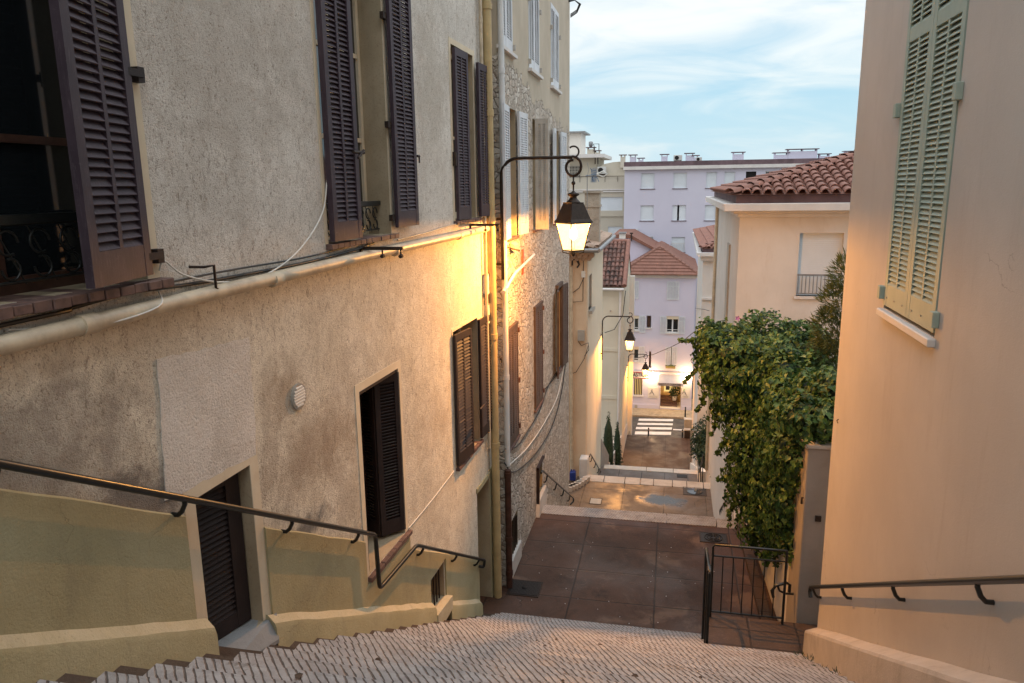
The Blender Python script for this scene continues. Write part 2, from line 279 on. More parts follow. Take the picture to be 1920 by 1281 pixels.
M['tileflat']=plain('flat_clay_tile',(.24,.105,.07),.75,0,.25,2,.2)
M['tilepale']=plain('pale_clay_tile',(.42,.30,.22),.8,0,.3,4,.2)
M['dark']=plain('dark_void',(.012,.010,.009),.8,0,.3,3)
M['room']=plain('room_wall',(.10,.075,.05),.9,0,.4,2)
M['glass']=plain('window_glass',(.012,.016,.018),.06,0,.1,1,spec=.8)
M['winframe']=plain('brown_window_frame',(.09,.042,.028),.5,0,.4,9)
M['whiteframe']=plain('white_window_frame',(.70,.70,.69),.5,0,.1,5)
M['roller']=plain('roller_shutter',(.66,.70,.73),.5,0,.06,2)
M['trim']=plain('white_trim',(.66,.62,.58),.6,0,.12,2)
M['parapet']=plain('brown_parapet',(.17,.11,.12),.8,0,.4,1.5)
M['zinc']=plain('zinc_gutter',(.30,.30,.30),.4,.5,.3,6)
M['boxgrey']=plain('grey_plastic',(.38,.35,.30),.5,0,.15,6)
M['boxwhite']=plain('white_plastic',(.70,.68,.62),.45,0,.08,6)
M['blackrub']=plain('black_rubber',(.02,.022,.022),.5,0,.3,12)
M['redplastic']=plain('faded_red_plastic',(.50,.10,.06),.5,0,.2,9)
M['blue']=plain('blue_plastic',(.015,.035,.20),.4,0,.2,9)
M['terra']=plain('terracotta',(.20,.10,.06),.8,0,.3,9)
M['castiron']=plain('cast_iron',(.035,.03,.028),.45,.6,.4,30,.6,grain=120)
M['ac']=plain('ac_white',(.55,.54,.51),.5,0,.1,3)
M['water']=plain('puddle_water',(.02,.022,.025),.04,0,.1,1,spec=1.)
M['flower']=plain('violet_petal',(.30,.10,.45),.6,0,.2,9)
M['signred']=plain('red_sign_edge',(.40,.05,.05),.5,0,.1,9)
M['ink']=plain('dark_ink',(.03,.03,.05),.6,0,.1,9)
M['signwhite']=plain('sign_white',(.66,.62,.57),.6,0,.05,9)
M['awning']=plain('awning_cloth',(.50,.46,.45),.8,0,.1,3)
M['green']=plain('green_paint',(.06,.35,.08),.6,0,.1,9)
M['curtain']=plain('curtain',(.22,.22,.21),.9,0,.3,9)
M['stonechim']=plaster('weathered_chimney',(.36,.31,.25),(.46,.40,.32),(.08,.065,.05),3,20,.6,.03,stain_amt=.7)
M['ground']=plain('earth',(.18,.16,.13),.9,0,.3,.2)
def leafmat(name,ramp,trans=.25):
    m=Mat(name,.55,spec=.4); a=m.n('ShaderNodeAttribute'); a.attribute_name='tone'
    r=m.n('ShaderNodeValToRGB'); m.l(a.outputs['Fac'],r.inputs[0]); r.color_ramp.elements[0].color=C4(ramp[0]); r.color_ramp.elements[1].color=C4(ramp[-1])
    for i,c in enumerate(ramp[1:-1]): x=r.color_ramp.elements.new((i+1)/(len(ramp)-1)); x.color=C4(c)
    m.col(r.outputs[0]); 
    t=m.n('ShaderNodeBsdfTranslucent'); m.l(r.outputs[0],t.inputs[0]); ms=m.n('ShaderNodeMixShader'); ms.inputs[0].default_value=trans
    o=m.t.nodes['Material Output']; m.l(m.b.outputs[0],ms.inputs[1]); m.l(t.outputs[0],ms.inputs[2]); m.l(ms.outputs[0],o.inputs[0]); return m.m
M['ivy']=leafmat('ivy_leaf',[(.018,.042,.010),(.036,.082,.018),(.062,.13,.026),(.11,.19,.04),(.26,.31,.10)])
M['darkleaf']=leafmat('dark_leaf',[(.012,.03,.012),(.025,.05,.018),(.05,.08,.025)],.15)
M['bamboo']=leafmat('narrow_leaf',[(.04,.06,.015),(.09,.11,.025),(.16,.15,.04)],.2)
M['bark']=plain('bark',(.08,.055,.035),.9,0,.4,12,.4)
# ---------------------------------------------------------------- mesh builder
class MB:
    def __init__(s): s.v=[]; s.f=[]; s.sm=[]; s.tone=None
    def add(s,vs,fs,smooth=False):
        b=len(s.v); s.v+= [tuple(v) for v in vs]; s.f+=[tuple(i+b for i in f) for f in fs]; s.sm+=[smooth]*len(fs); return s
    def quad(s,a,b,c,d): return s.add([a,b,c,d],[(0,1,2,3)])
    def hexa(s,p): # 8 pts: bottom 0-3, top 4-7
        return s.add(p,[(3,2,1,0),(4,5,6,7),(0,1,5,4),(1,2,6,5),(2,3,7,6),(3,0,4,7)])
    def box(s,x0,x1,y0,y1,z0,z1):
        return s.hexa([(x0,y0,z0),(x1,y0,z0),(x1,y1,z0),(x0,y1,z0),(x0,y0,z1),(x1,y0,z1),(x1,y1,z1),(x0,y1,z1)])
    def fbox(s,F,a0,a1,z0,z1,d0,d1,dz=0.): # box in wall frame, dz shears z along s
        P=F.p; return s.hexa([P(a0,z0,d0),P(a1,z0+dz,d0),P(a1,z0+dz,d1),P(a0,z0,d1),P(a0,z1,d0),P(a1,z1+dz,d0),P(a1,z1+dz,d1),P(a0,z1,d1)])
    def obox(s,o,a,b,c): # origin + three edge vectors
        o,a,b,c=map(Vector,(o,a,b,c)); return s.hexa([o,o+a,o+a+b,o+b,o+c,o+a+c,o+a+b+c,o+b+c])
    def tube(s,path,r,n=8,smooth=True,r2=None,cap=True):
        P=[Vector(p) for p in path]; m=len(P); rings=[]; up=Vector((0,0,1)); last=None
        for i,p in enumerate(P):
            t=(P[min(i+1,m-1)]-P[max(i-1,0)]); t=t.normalized() if t.length>1e-9 else Vector((0,0,1))
            if last is None:
                a=t.cross(up) if abs(t.z)<.95 else t.cross(Vector((1,0,0)))
                a.normalize()
            else:
                a=last-t*last.dot(t); a=a.normalized() if a.length>1e-6 else t.cross(up).normalized()
            last=a; b=t.cross(a); rr=r+(r2-r)*i/(m-1) if r2 is not None else r
            rings.append([p+a*(rr*math.cos(2*math.pi*k/n))+b*(rr*math.sin(2*math.pi*k/n)) for k in range(n)])
        vs=[v for q in rings for v in q]; fs=[]
        for i in range(m-1):
            for k in range(n): fs.append((i*n+k,i*n+(k+1)%n,(i+1)*n+(k+1)%n,(i+1)*n+k))
        s.add(vs,fs,smooth)
        if cap: s.add(rings[0],[tuple(range(n))]); s.add(rings[-1],[tuple(range(n-1,-1,-1))])
        return s
    def lathe(s,c,prof,n=16,rot=0,smooth=True,sx=1,sy=1):
        c=Vector(c); vs=[];fs=[]
        for r,z in prof:
            for k in range(n): a=2*math.pi*(k)/n+rot; vs.append(c+Vector((r*sx*math.cos(a),r*sy*math.sin(a),z)))
        for i in range(len(prof)-1):
            for k in range(n): fs.append((i*n+k,i*n+(k+1)%n,(i+1)*n+(k+1)%n,(i+1)*n+k))
        fs.append(tuple(range(n-1,-1,-1))); fs.append(tuple((len(prof)-1)*n+k for k in range(n)))
        return s.add(vs,fs,smooth)
    def prism(s,poly,d): # polygon (list of pts) extruded by d
        P=[Vector(p) for p in poly]; d=Vector(d); n=len(P); 
        return s.add(P+[p+d for p in P],[tuple(range(n-1,-1,-1)),tuple(range(n,2*n))]+[(i,(i+1)%n,(i+1)%n+n,i+n) for i in range(n)])
    def link(s,name,mat,parent=None,loc=None,bevel=0):
        me=bpy.data.meshes.new(name)
        if parent is not None:
            r=parent
            while r.parent: r=r.parent
            loc=r.location; 
        o0=Vector(loc) if loc is not None else Vector((0,0,0))
        me.from_pydata([tuple(Vector(v)-o0) for v in s.v],[],s.f); me.update(); me.polygons.foreach_set('use_smooth',s.sm)
        if s.tone: 
            at=me.attributes.new('tone','FLOAT','FACE'); at.data.foreach_set('value',s.tone)
        me.materials.append(M[mat] if isinstance(mat,str) else mat)
        o=bpy.data.objects.new(name,me); COL.objects.link(o)
        if parent is not None: o.parent=parent
        elif loc is not None: o.location=loc
        if bevel:
            b=o.modifiers.new('bevel','BEVEL'); b.width=bevel; b.segments=1; b.limit_method='ANGLE'
        return o
def tag(o,label=None,cat=None,group=None,kind=None):
    for k,v in (('label',label),('category',cat),('group',group),('kind',kind)):
        if v: o[k]=v
    return o
def thing(name,label,cat,loc,group=None):
    o=bpy.data.objects.new(name,None); COL.objects.link(o); o.location=loc; o.empty_display_size=.2; return tag(o,label,cat,group)
def struct(name,mb,mat): return tag(mb.link(name,mat),kind='structure')
def one(name,mb,mat,label,cat,loc,group=None,bevel=0): return tag(mb.link(name,mat,None,loc,bevel),label,cat,group)
def copytree(o,parent=None,shift=None):
    c=o.copy(); COL.objects.link(c)
    if parent is not None: c.parent=parent
    for ch in list(o.children): copytree(ch,c)
    return c
def arc(c,r,a0,a1,n,ax,ay):
    c,ax,ay=map(Vector,(c,ax,ay)); return [c+ax*(r*math.cos(a0+(a1-a0)*i/n))+ay*(r*math.sin(a0+(a1-a0)*i/n)) for i in range(n+1)]
# a wall sheet with openings and their reveals, closed into a solid-looking body
def wall(F,a0,a1,z0,z1,holes,depth=.28,back=5.,mat='left',parent=None,name='wall',revmat=None,top=True):
    xs=sorted({a0,a1}|{h[0] for h in holes}|{h[1] for h in holes}); zs=sorted({z0,z1}|{h[2] for h in holes}|{h[3] for h in holes})
    m=MB(); P=F.p
    for i in range(len(xs)-1):
        for j in range(len(zs)-1):
            cx,cz=(xs[i]+xs[i+1])/2,(zs[j]+zs[j+1])/2
            if any(h[0]<cx<h[1] and h[2]<cz<h[3] for h in holes): continue
            m.quad(P(xs[i],zs[j]),P(xs[i+1],zs[j]),P(xs[i+1],zs[j+1]),P(xs[i],zs[j+1]))
    for a in (a0,a1): m.quad(P(a,z0),P(a,z0,-back),P(a,z1,-back),P(a,z1))
    m.quad(P(a0,z0,-back),P(a1,z0,-back),P(a1,z1,-back),P(a0,z1,-back))
    if top: m.quad(P(a0,z1),P(a1,z1),P(a1,z1,-back),P(a0,z1,-back))
    m.quad(P(a0,z0),P(a1,z0),P(a1,z0,-back),P(a0,z0,-back))
    o=m.link(name,mat,parent)
    if holes:
        for h in holes:
            r=MB()
            dp=h[4] if len(h)>4 else depth
            A=[P(h[0],h[2]),P(h[1],h[2]),P(h[1],h[3]),P(h[0],h[3])]; B=[P(h[0],h[2],-dp),P(h[1],h[2],-dp),P(h[1],h[3],-dp),P(h[0],h[3],-dp)]
            for k in range(4): r.quad(A[k],A[(k+1)%4],B[(k+1)%4],B[k])
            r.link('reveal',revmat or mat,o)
    return o
# louvred leaf
def leaf_mb(hx,hy,ang,w,z0,z1,cols=2,th=.038,stile=.06,rails=(.0,),slat=.05,tilt=54,botrail=.16,midz=None,sg=1):
    slat*=.72
    a=Vector((math.cos(ang),math.sin(ang),0)); n=Vector((-a.y,a.x,0)); o=Vector((hx,hy,0)); m=MB()
    def bx(u0,u1,q0,q1,t=th): m.obox(o+a*u0-n*(t/2)+Vector((0,0,q0)),a*(u1-u0),n*t,Vector((0,0,q1-q0)))
    bx(0,stile,z0,z1); bx(w-stile,w,z0,z1)
    bx(stile,w-stile,z0,z0+botrail,th-.004); bx(stile,w-stile,z1-.09,z1,th-.004)
    cuts=[z0+botrail,z1-.09]
    if midz: bx(stile,w-stile,midz-.05,midz+.05,th-.004); segs=[(cuts[0],midz-.05),(midz+.05,cuts[1])]
    else: segs=[(cuts[0],cuts[1])]
    cw=(w-2*stile-(cols-1)*.035)/cols
    for c in range(cols):
        u=stile+c*(cw+.035)
        if c: bx(u-.035,u,cuts[0],cuts[1],th-.008)
        for q0,q1 in segs:
            k=int((q1-q0)/slat)
            for i in range(k):
                z=q0+(i+.5)*(q1-q0)/k; t=R(tilt+random.gauss(0,3.2)); hh=slat*1.28
                d=(n*sg*math.cos(t)-Vector((0,0,1))*math.sin(t))*hh; e=(n*sg*math.sin(t)+Vector((0,0,1))*math.cos(t))*.004
                m.obox(o+a*u+Vector((0,0,z))-d*.5-e,a*cw,d,e*2)
    return m
def hinge(parent,p,mat='iron',s=.05): 
    MB().obox(Vector(p)-Vector((.02,.02,.035)),(.04,0,0),(0,s,0),(0,0,.07)).link('hinge',mat,parent)
# ================================================================= GROUND
ST=.563
Y0,Z0,TR,RS=10.08,-6.45,.335,.1886
def sz(y): return Z0-(y-Y0)*ST
g=MB(); g.add([(-900,-900,-16.6),(900,-900,-16.6),(900,900,-16.6),(-900,900,-16.6)],[(0,1,2,3)]); struct('ground',g,'ground')
def flight(name,xa,xb,ytop,ztop,n,tread,rise,mat):
    m=MB()
    for i in range(n):
        y=ytop+i*tread; z=ztop-(i+1)*rise; m.box(xa,xb,y,y+tread+(.0 if i<n-1 else 0),z-1.2,z)
    return struct(name,m,mat)
YT=Y0-26*TR
m=MB(); rb=MB(); nose=MB()
for i in range(26):
    y=YT+i*TR; z=Z0+(25-i)*RS+.02 if False else Z0+(26-i-1)*RS
    m.box(-3.4,2.3,y,y+TR,z-1.0,z)
    j=random.uniform(-.004,.004); rb.box(-2.44+.033*(y-8)+random.uniform(-.03,.03),1.66,y+.012,y+TR+.022,z+.002,z+.028+j)
struct('stairs',m,'stepdark'); struct('ribbed_treads',rb,'rib')
struct('upper_landing',MB().box(-3.4,2.3,-6,YT+.012,Z0+26*RS-1,Z0+26*RS),'stepdark')
# landing 1
struct('landing',MB().box(-3.2,3.2,Y0,13.8,-7.4,-6.47),'slab1')
# its ribbed edge strip
m=MB(); m.box(-2.6,.05,13.8,14.22,-7.4,-6.46); m.box(.075,1.0,13.8,14.22,-7.4,-6.455); m.box(1.02,1.62,13.8,14.2,-7.4,-6.47); struct('ribbed_edge',m,'rib')
flight('lower_stairs',-3.2,3.2,14.22,-6.46,16,.337,.19,'rib')
struct('lower_landing',MB().box(-6,2.6,19.6,22.95,-10.4,-9.5),'slab2')
m=MB(); xx=-2.55
for wd in (.62,.68,.5,.42,.6,.45,.52,.45): m.box(xx,xx+wd-.03,22.95+random.uniform(0,.03),23.5,-10.4,-9.492+random.uniform(-.004,.006)); xx+=wd
struct('edge_stones',m,'edge')
flight('third_stairs',-2.9,2.6,23.5,-9.5,10,.34,.19,'slab3')
struct('third_landing',MB().box(-4,2.6,26.88,29.0,-12.4,-11.4),'slab3')
m=MB(); 
for a,b in ((-2.45,-.75),(-.72,.32),(.35,1.35)): m.box(a,b,29.0,29.42,-12.4,-11.385)
struct('third_edge',m,'edge')
flight('fourth_stairs',-2.9,2.6,29.42,-11.4,22,.34,.195,'slab3')
struct('path',MB().box(-4,2.6,36.88,46.0,-16.6,-15.70),'slab4')
# slope the far end a little: pavement edge
m=MB()
for i in range(5): m.box(-2.55+i*.84,-2.55+i*.84+.82,46.0,46.35,-16.6,-15.86+(.02 if i%2 else .012))
struct('kerb',m,'edge')
struct('road',MB().box(-40,40,46.35,51.2,-16.6,-16.1),'road')
struct('pavement',MB().box(-40,40,51.2,56,-16.6,-15.98),'cobble')
for (x0,x1,ya,yb) in ((1197,1262,785,789),(1195,1261,793,796.6),(1192,1259.5,800.6,804.8),(1190,1258,809,814.5),(1188,1257,819,825)):
    q=[zp(x0,yb,-16.094),zp(x1,yb+1,-16.094),zp(x1+.6,ya+1,-16.094),zp(x0+1,ya,-16.094)]
    MB().quad(*q).link('crosswalk_stripe','paint',bpy.data.objects['road'])
MB().quad(zp(1262,806.5,-16.094),zp(1283,807.5,-16.094),zp(1283,805.5,-16.094),zp(1262,804.5,-16.094)).link('centre_line','paint',bpy.data.objects['road'])
c=zp(1205,946,-9.496)
# ================================================================= NEAR LEFT BUILDING
B1=thing('ochre_house','long ochre rendered house with plum shutters and yellow base beside the top flight','house',(-3.2,4,-6.5))
H=dict(W1=(2.25,3.68,-.49,2.0),W2=(5.84,7.19,-.46,2.15),W3=(9.27,10.2,-.43,1.70),MID=(6.25,7.19,-3.72,-1.86,.5),W5=(9.02,10.13,-3.66,-1.83),
       DOOR=(3.87,4.47,-3.12,-1.90,.42),GR=(7.89,8.39,-5.18,-4.7,.3),DW=(9.92,10.58,-6.5,-4.40,.35))
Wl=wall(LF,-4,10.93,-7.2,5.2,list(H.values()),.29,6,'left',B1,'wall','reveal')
# smooth surrounds, 4 mm proud
def surround(F,par,a0,a1,z0,z1,wd=.09,d=.006,bot=False,mat='surround'):
    m=MB(); m.fbox(F,a0-wd,a0,z0,z1+wd,.0005,d); m.fbox(F,a1,a1+wd,z0,z1+wd,.0005,d); m.fbox(F,a0,a1,z1,z1+wd,.0005,d)
    if bot: m.fbox(F,a0-wd,a1+wd,z0-wd,z0,.0005,d)
    return m.link('surround',mat,par)
for k,wd in (('W1',.10),('W3',.07),('MID',.08),('DOOR',.10),('W5',.04),('W2',.05)):
    h=H[k]; surround(LF,B1,*h[:4],wd)
# patch of newer render
hp=[LF.hit(*q) for q in ((293,675),(466,634),(480,850),(310,940))]
P4=[]
for i in range(4):
    (a0_,z0_),(a1_,z1_)=hp[i],hp[(i+1)%4]
    for k in range(14): P4.append(LF.p(a0_+(a1_-a0_)*k/14+random.uniform(-.009,.009),z0_+(z1_-z0_)*k/14+random.uniform(-.009,.009),.0006))

MB().prism(P4,Vector((LF.n[0],LF.n[1],0))*.006).link('render_patch','patch',B1)
# dado (yellow base) following the stair
def dado(par,a0,a1,zt0,zt1,zb0,zb1,d,mat,name,back=.0005,topmat=None):
    P=LF.p; n=max(2,int((a1-a0)/.2)); m=MB(); vs=[];fs=[]
    for i in range(n+1):
        t=i/n; a=a0+(a1-a0)*t; w=random.uniform(-.006,.006) if 0<i<n else 0
        vs+=[P(a,zb0+(zb1-zb0)*t,d),P(a,zt0+(zt1-zt0)*t+w-.012,d),P(a,zt0+(zt1-zt0)*t+w,back)]
    for i in range(n):
        b=3*i; fs+=[(b,b+3,b+4,b+1),(b+1,b+4,b+5,b+2)]
    m.add(vs,fs)
    for i in (0,n): t=i/n; a=a0+(a1-a0)*t; m.add([P(a,zb0+(zb1-zb0)*t,back),vs[3*i],vs[3*i+1],vs[3*i+2]],[(0,1,2,3)])
    return m.link(name,mat,par)
dt=lambda a:-1.30-(a-2.6)*.566      # dado top
pt=lambda a:-1.99-(a-2.49)*.558     # ledge top
for a0,a1 in ((-3.9,3.75),(4.57,6.17)): dado(B1,a0,a1,dt(a0),dt(a1),dt(a0)-1.6,dt(a1)-1.6,.022,'dado','dado')
a0,a1=6.17,7.28; dado(B1,a0,a1,-3.79,-3.79,-5.2,-5.2,.022,'dado','dado')
a0,a1=7.28,7.86; dado(B1,a0,a1,dt(a0),dt(a1),dt(a0)-1.6,dt(a1)-1.6,.022,'dado','dado')
a0,a1=8.42,9.88; dado(B1,a0,a1,dt(a0),dt(a1),dt(a0)-1.6,dt(a1)-1.6,.022,'dado','dado')
a0,a1=7.86,8.42; dado(B1,a0,a1,dt(a0),dt(a1),-4.66,-4.66,.022,'dado','dado')
def ledge(a0,a1):
    P=LF.p; n=max(2,int((a1-a0)/.15)); vs=[];fs=[]; 
    for i in range(n+1):
        a=a0+(a1-a0)*i/n; w=random.uniform(-.008,.008)
        vs+=[P(a,pt(a)+.03+w,.02),P(a,pt(a)-.03+w,.075),P(a,pt(a)-.07,.088),P(a,pt(a)-1.0,.10)]
    for i in range(n):
        b=4*i
        for k in range(3): fs.append((b+k,b+4+k,b+5+k,b+1+k))
    MB().add([v for i in range(n+1) for v in vs[4*i:4*i+2]],[(2*i,2*i+2,2*i+3,2*i+1) for i in range(n)],True).link('ledge_top','dadotop',B1); m=MB(); m.add(vs,[f for k,f in enumerate(fs) if k%3],True)
    for i in (0,n): a=a0+(a1-a0)*i/n; m.add([P(a,pt(a)-1,.0),vs[4*i+3],vs[4*i+2],vs[4*i+1],vs[4*i],P(a,pt(a)+.03,0)],[(0,1,2,3,4,5)])
    m.link('plinth','dado',B1)
ledge(-3.9,3.84); ledge(4.50,7.86); ledge(8.40,9.80)
# ochre surface around and in the recessed doorway, corner strip
m=MB(); h=H['DW']; m.fbox(LF,h[1],10.93,-7,-4.3,.001,.022); m.fbox(LF,9.88,h[1],-4.40,-4.33,.001,.022); m.link('dado','dado',B1)
m=MB(); m.fbox(LF,h[0],h[1],h[2],h[3],-.39,-.35); m.link('blocked_doorway','dado',B1)
# threshold of cellar door
m=MB(); P=LF.p; m.prism([P(3.87,-3.14,-.42),P(3.87,-3.14,.10),P(4.50,-3.30,.10),P(4.62,-3.16,.02),P(4.47,-3.12,-.42)],(0,0,.03)); m.link('threshold','doorstep',B1)
# sills
def sill(par,F,a0,a1,z,d=.07,dep=.29,t=.045,mat='brick',nb=.105):
    m=MB(); n=max(1,int((a1-a0)/nb))
    for i in range(n):
        a=a0+(a1-a0)*i/n; m.fbox(F,a+.003,a0+(a1-a0)*(i+1)/n-.003,z-t+random.uniform(-.003,.003),z+random.uniform(-.002,.003),-dep,d+random.uniform(-.004,.004))
    return m.link('sill',mat,par,bevel=.004)
def win(F,par,a0,a1,z0,z1,dep=.27,cross=2,mat='winframe',rows=(.45,),leafopen=False,curtain=False,name='window'):
    m=MB(); fw=.055
    m.fbox(F,a0,a0+fw,z0,z1,-dep-.05,-dep); m.fbox(F,a1-fw,a1,z0,z1,-dep-.05,-dep); m.fbox(F,a0+fw,a1-fw,z0,z0+fw*1.5,-dep-.05,-dep); m.fbox(F,a0+fw,a1-fw,z1-fw,z1,-dep-.05,-dep)
    for i in range(1,cross): c=a0+(a1-a0)*i/cross; m.fbox(F,c-.05,c+.05,z0+fw*1.5,z1-fw,-dep-.05,-dep+.004)
    for r in rows: z=z0+(z1-z0)*r; m.fbox(F,a0+fw,a1-fw,z-.02,z+.02,-dep-.045,-dep-.006)
    w=m.link(name,mat,par); MB().fbox(F,a0+.02,a1-.02,z0+.02,z1-.02,-dep-.032,-dep-.026).link('pane','glass',w)
    if curtain: MB().fbox(F,a0+.06,a1-.06,z0+.06,z1-.06,-dep-.10,-dep-.09).link('curtain','curtain',w)
    return w
def leafF(F,par,sh,side,openang,w,z0,z1,mat,d=.03,cols=2,name='shutter',**k):
    "side +1: leaf extends to +s when closed; openang degrees swung outward"
    b=F.p(sh,0,d); u=Vector((F.u[0],F.u[1],0))*side; n=Vector((F.n[0],F.n[1],0)); t=R(openang)
    a=u*math.cos(t)+n*math.sin(t); sg=1 if (-u.y*n.x+u.x*n.y)>0 else -1; return leaf_mb(b.x,b.y,math.atan2(a.y,a.x),w,z0,z1,cols,sg=sg,**k).link(name,mat,par)
def knob(par,p,dirv,mat='iron'):
    p=Vector(p); d=Vector(dirv); m=MB(); m.tube([p,p+d*.05,p+d*.05+Vector((0,0,-.02)),p+d*.05+Vector((0,0,-.07))],.009,6); m.tube([p-d*.01,p+d*.055],.014,6); m.link('shutter_catch',mat,par)
nL=Vector((LF.n[0],LF.n[1],0)); uL=Vector((LF.u[0],LF.u[1],0))
# W1
h=H['W1']; w1=win(LF,B1,*h[:4],.24,2,'winframe',(.30,.62)); sill(w1,LF,2.40,3.78,-.49,.10,.24,.05)
s=leafF(LF,w1,3.66,-1,14,.60,-.46,2.0,'plum',.035,2,stile=.075,botrail=.17,slat=.062,th=.045)
for z in (.62,-.36): 
    m=MB(); m.fbox(LF,3.60,3.76,z-.02,z+.02,.055,.064); m.fbox(LF,3.72,3.77,z-.045,z+.035,.0,.055); m.link('hinge','plumdark',w1)
s=leafF(LF,w1,2.27,1,174,.58,-.46,2.0,'plum',.035,2,stile=.075,slat=.062)
# window guard with scrolls
def guard(par,F,a0,a1,z0,z1,d,mat='metal'):
    m=MB(); m.tube([F.p(a0,z1,d),F.p(a1,z1,d)],.022,8); m.fbox(F,a0,a1,z1-.012,z1+.03,d-.03,d+.03); m.tube([F.p(a0,z0+.03,d),F.p(a1,z0+.03,d)],.009,6)
    n=max(3,int((a1-a0)/.16))
    for i in range(n):
        c=F.p(a0+(a1-a0)*(i+.5)/n,(z0+z1)/2,d); r=(a1-a0)/n*.40; u=Vector((F.u[0],F.u[1],0)); 
        m.tube(arc(c+Vector((0,0,r*.8)),r*.8,0,5.2,12,u,(0,0,1)),.007,5); m.tube(arc(c-Vector((0,0,r*.9)),r*.7,3.1,8.2,12,u,(0,0,1)),.007,5)
        m.tube([c+Vector((0,0,(z1-z0)*.5))-u*r,c-Vector((0,0,(z1-z0)*.45))+u*r],.005,4)
    return m.link('guard_rail',mat,par)
guard(w1,LF,2.26,3.68,-.44,-.13,-.06)
# W2
h=H['W2']; w2=win(LF,B1,*h[:4],.24,2,'surround',(.35,.65)); sill(w2,LF,5.80,7.26,-.46,.06,.25)
leafF(LF,w2,5.84,1,2,.50,-.44,2.1,'plum',.045,2,slat=.055,stile=.065,th=.05)
leafF(LF,w2,7.21,1,2,.53,-.40,2.05,'plum',.06,2,slat=.055,stile=.065)
guard(w2,LF,5.88,7.17,-.44,-.16,-.12); 
m=MB(); c=LF.p(6.24,.30,.08); m.tube([c,c+nL*.05],.012,6); m.tube([c+nL*.05-uL*.09,c+nL*.05+uL*.12],.014,7); m.tube([c+nL*.06-uL*.02+Vector((0,0,-.05)),c+nL*.06+uL*.1+Vector((0,0,.02))],.012,6); m.link('shutter_latch','iron',w2)
knob(w2,LF.p(7.78,.32,.09),uL); 
for z in (-.30,.6,1.6): MB().fbox(LF,7.13,7.22,z-.03,z+.03,.01,.05).link('hinge','iron',w2)
# W3
h=H['W3']; w3=win(LF,B1,*h[:4],.22,2,'surround',(.5,)); sill(w3,LF,9.2,10.3,-.43,.06,.22)
leafF(LF,w3,9.27,1,3,.46,-.42,1.66,'plum',.04,2,slat=.05); leafF(LF,w3,10.22,1,4,.52,-.42,1.62,'plum',.06,2,slat=.05); knob(w3,LF.p(10.76,.35,.08),uL)
MB().fbox(LF,9.22,9.27,.25,.42,.0,.05).link('hinge','iron',w3)
# MID window
h=H['MID']; w4=MB(); w4.fbox(LF,h[0],h[1],h[2]-.02,h[3],-.51,-.49); w4=w4.link('window','dark',B1)
m=MB(); m.fbox(LF,6.25,6.29,-3.7,-1.87,-.05,-.01); m.fbox(LF,6.25,7.19,-1.90,-1.865,-.05,-.01); m.link('frame','plumdark',w4)
b=LF.p(7.21,0,-.005); e=Vector((-2.97,6.99,0)); e2=Vector((-3.20,7.13,0))
for p0,p1 in ((b,e),(e,e2)): leaf_mb(p0.x,p0.y,math.atan2(p1.y-p0.y,p1.x-p0.x),math.hypot(p1.y-p0.y,p1.x-p0.x),-3.68,-1.90,1,slat=.048,stile=.06,th=.04,sg=-1).link('shutter','plumdark',w4)
sill(w4,LF,6.22,7.30,-3.73,.05,.50,.05,nb=.14)
# W5
h=H['W5']; w5=win(LF,B1,*h[:4],.24,2,'surround',(.5,)); sill(w5,LF,9.0,10.2,-3.66,.05,.24,.05)
leafF(LF,w5,8.98,1,6,.53,-3.62,-1.86,'plumdark',.035,2,slat=.06,stile=.045); leafF(LF,w5,10.10,1,3,.55,-3.62,-1.86,'plumdark',.035,2,slat=.06,stile=.045)
c=LF.p(9.5,-2.95,.24); m=MB(); m.tube([c-uL*.12,c+uL*.1],.013,6); m.link('shutter_latch','iron',w5); knob(w5,LF.p(10.66,-2.55,.2),uL)
# DOOR
h=H['DOOR']; dr=leaf_mb(*(lambda b:(b.x,b.y))(LF.p(4.46,0,-.11)),math.atan2(-LF.u[1]*.97-LF.n[1]*.22,-LF.u[0]*.97-LF.n[0]*.22),.60,-3.10,-1.92,1,slat=.055,stile=.12,th=.05,botrail=.12).link('door','plumdark',B1)
MB().fbox(LF,h[0],h[1],h[2],h[3],-.43,-.41).link('back_board','dark',dr)
m=MB(); m.fbox(LF,4.43,4.47,-3.1,-1.91,-.19,-.13); m.fbox(LF,3.87,3.91,-3.1,-1.91,-.19,-.13); m.link('frame','plumdark',dr)
# cellar grille
h=H['GR']; gw=MB(); gw.fbox(LF,h[0],h[1],h[2],h[3],-.31,-.29); gw=gw.link('window','dark',B1); m=MB()
for i in range(5): a=h[0]+.06+i*.095; m.tube([LF.p(a,h[2],-.05),LF.p(a,h[3],-.05)],.009,6)
m.link('grille_bars','iron',gw)
m=MB(); m.prism([P(7.86,-5.36,0),P(8.42,-5.36,0),P(8.42,-5.18,0),P(7.86,-5.12,0)],nL*.10); m.link('sill','dadotop',gw)
# corbel clips
# --- vent
c=LF.p(5.18,-1.60,.0); vt=thing('air_vent','round white louvred air vent on the stained ochre wall','vent',c)
def disc(c,n,r,t,k=24):
    n=n.normalized(); a=n.cross(Vector((0,0,1))).normalized(); b=n.cross(a); m=MB(); 
    m.tube([c,c+n*t],r,k,False); return m
disc(c+nL*.001,nL,.105,.016).link('rim','boxgrey',vt)
m=MB()
for i in range(7):
    z=-.07+i*.0235; hw=math.sqrt(max(.0,.085**2-z*z)); m.obox(c+nL*.016-uL*hw+Vector((0,0,z)),uL*2*hw,nL*.008+Vector((0,0,-.008)),(0,0,.012))
m.link('louvre_slats','boxwhite',vt)
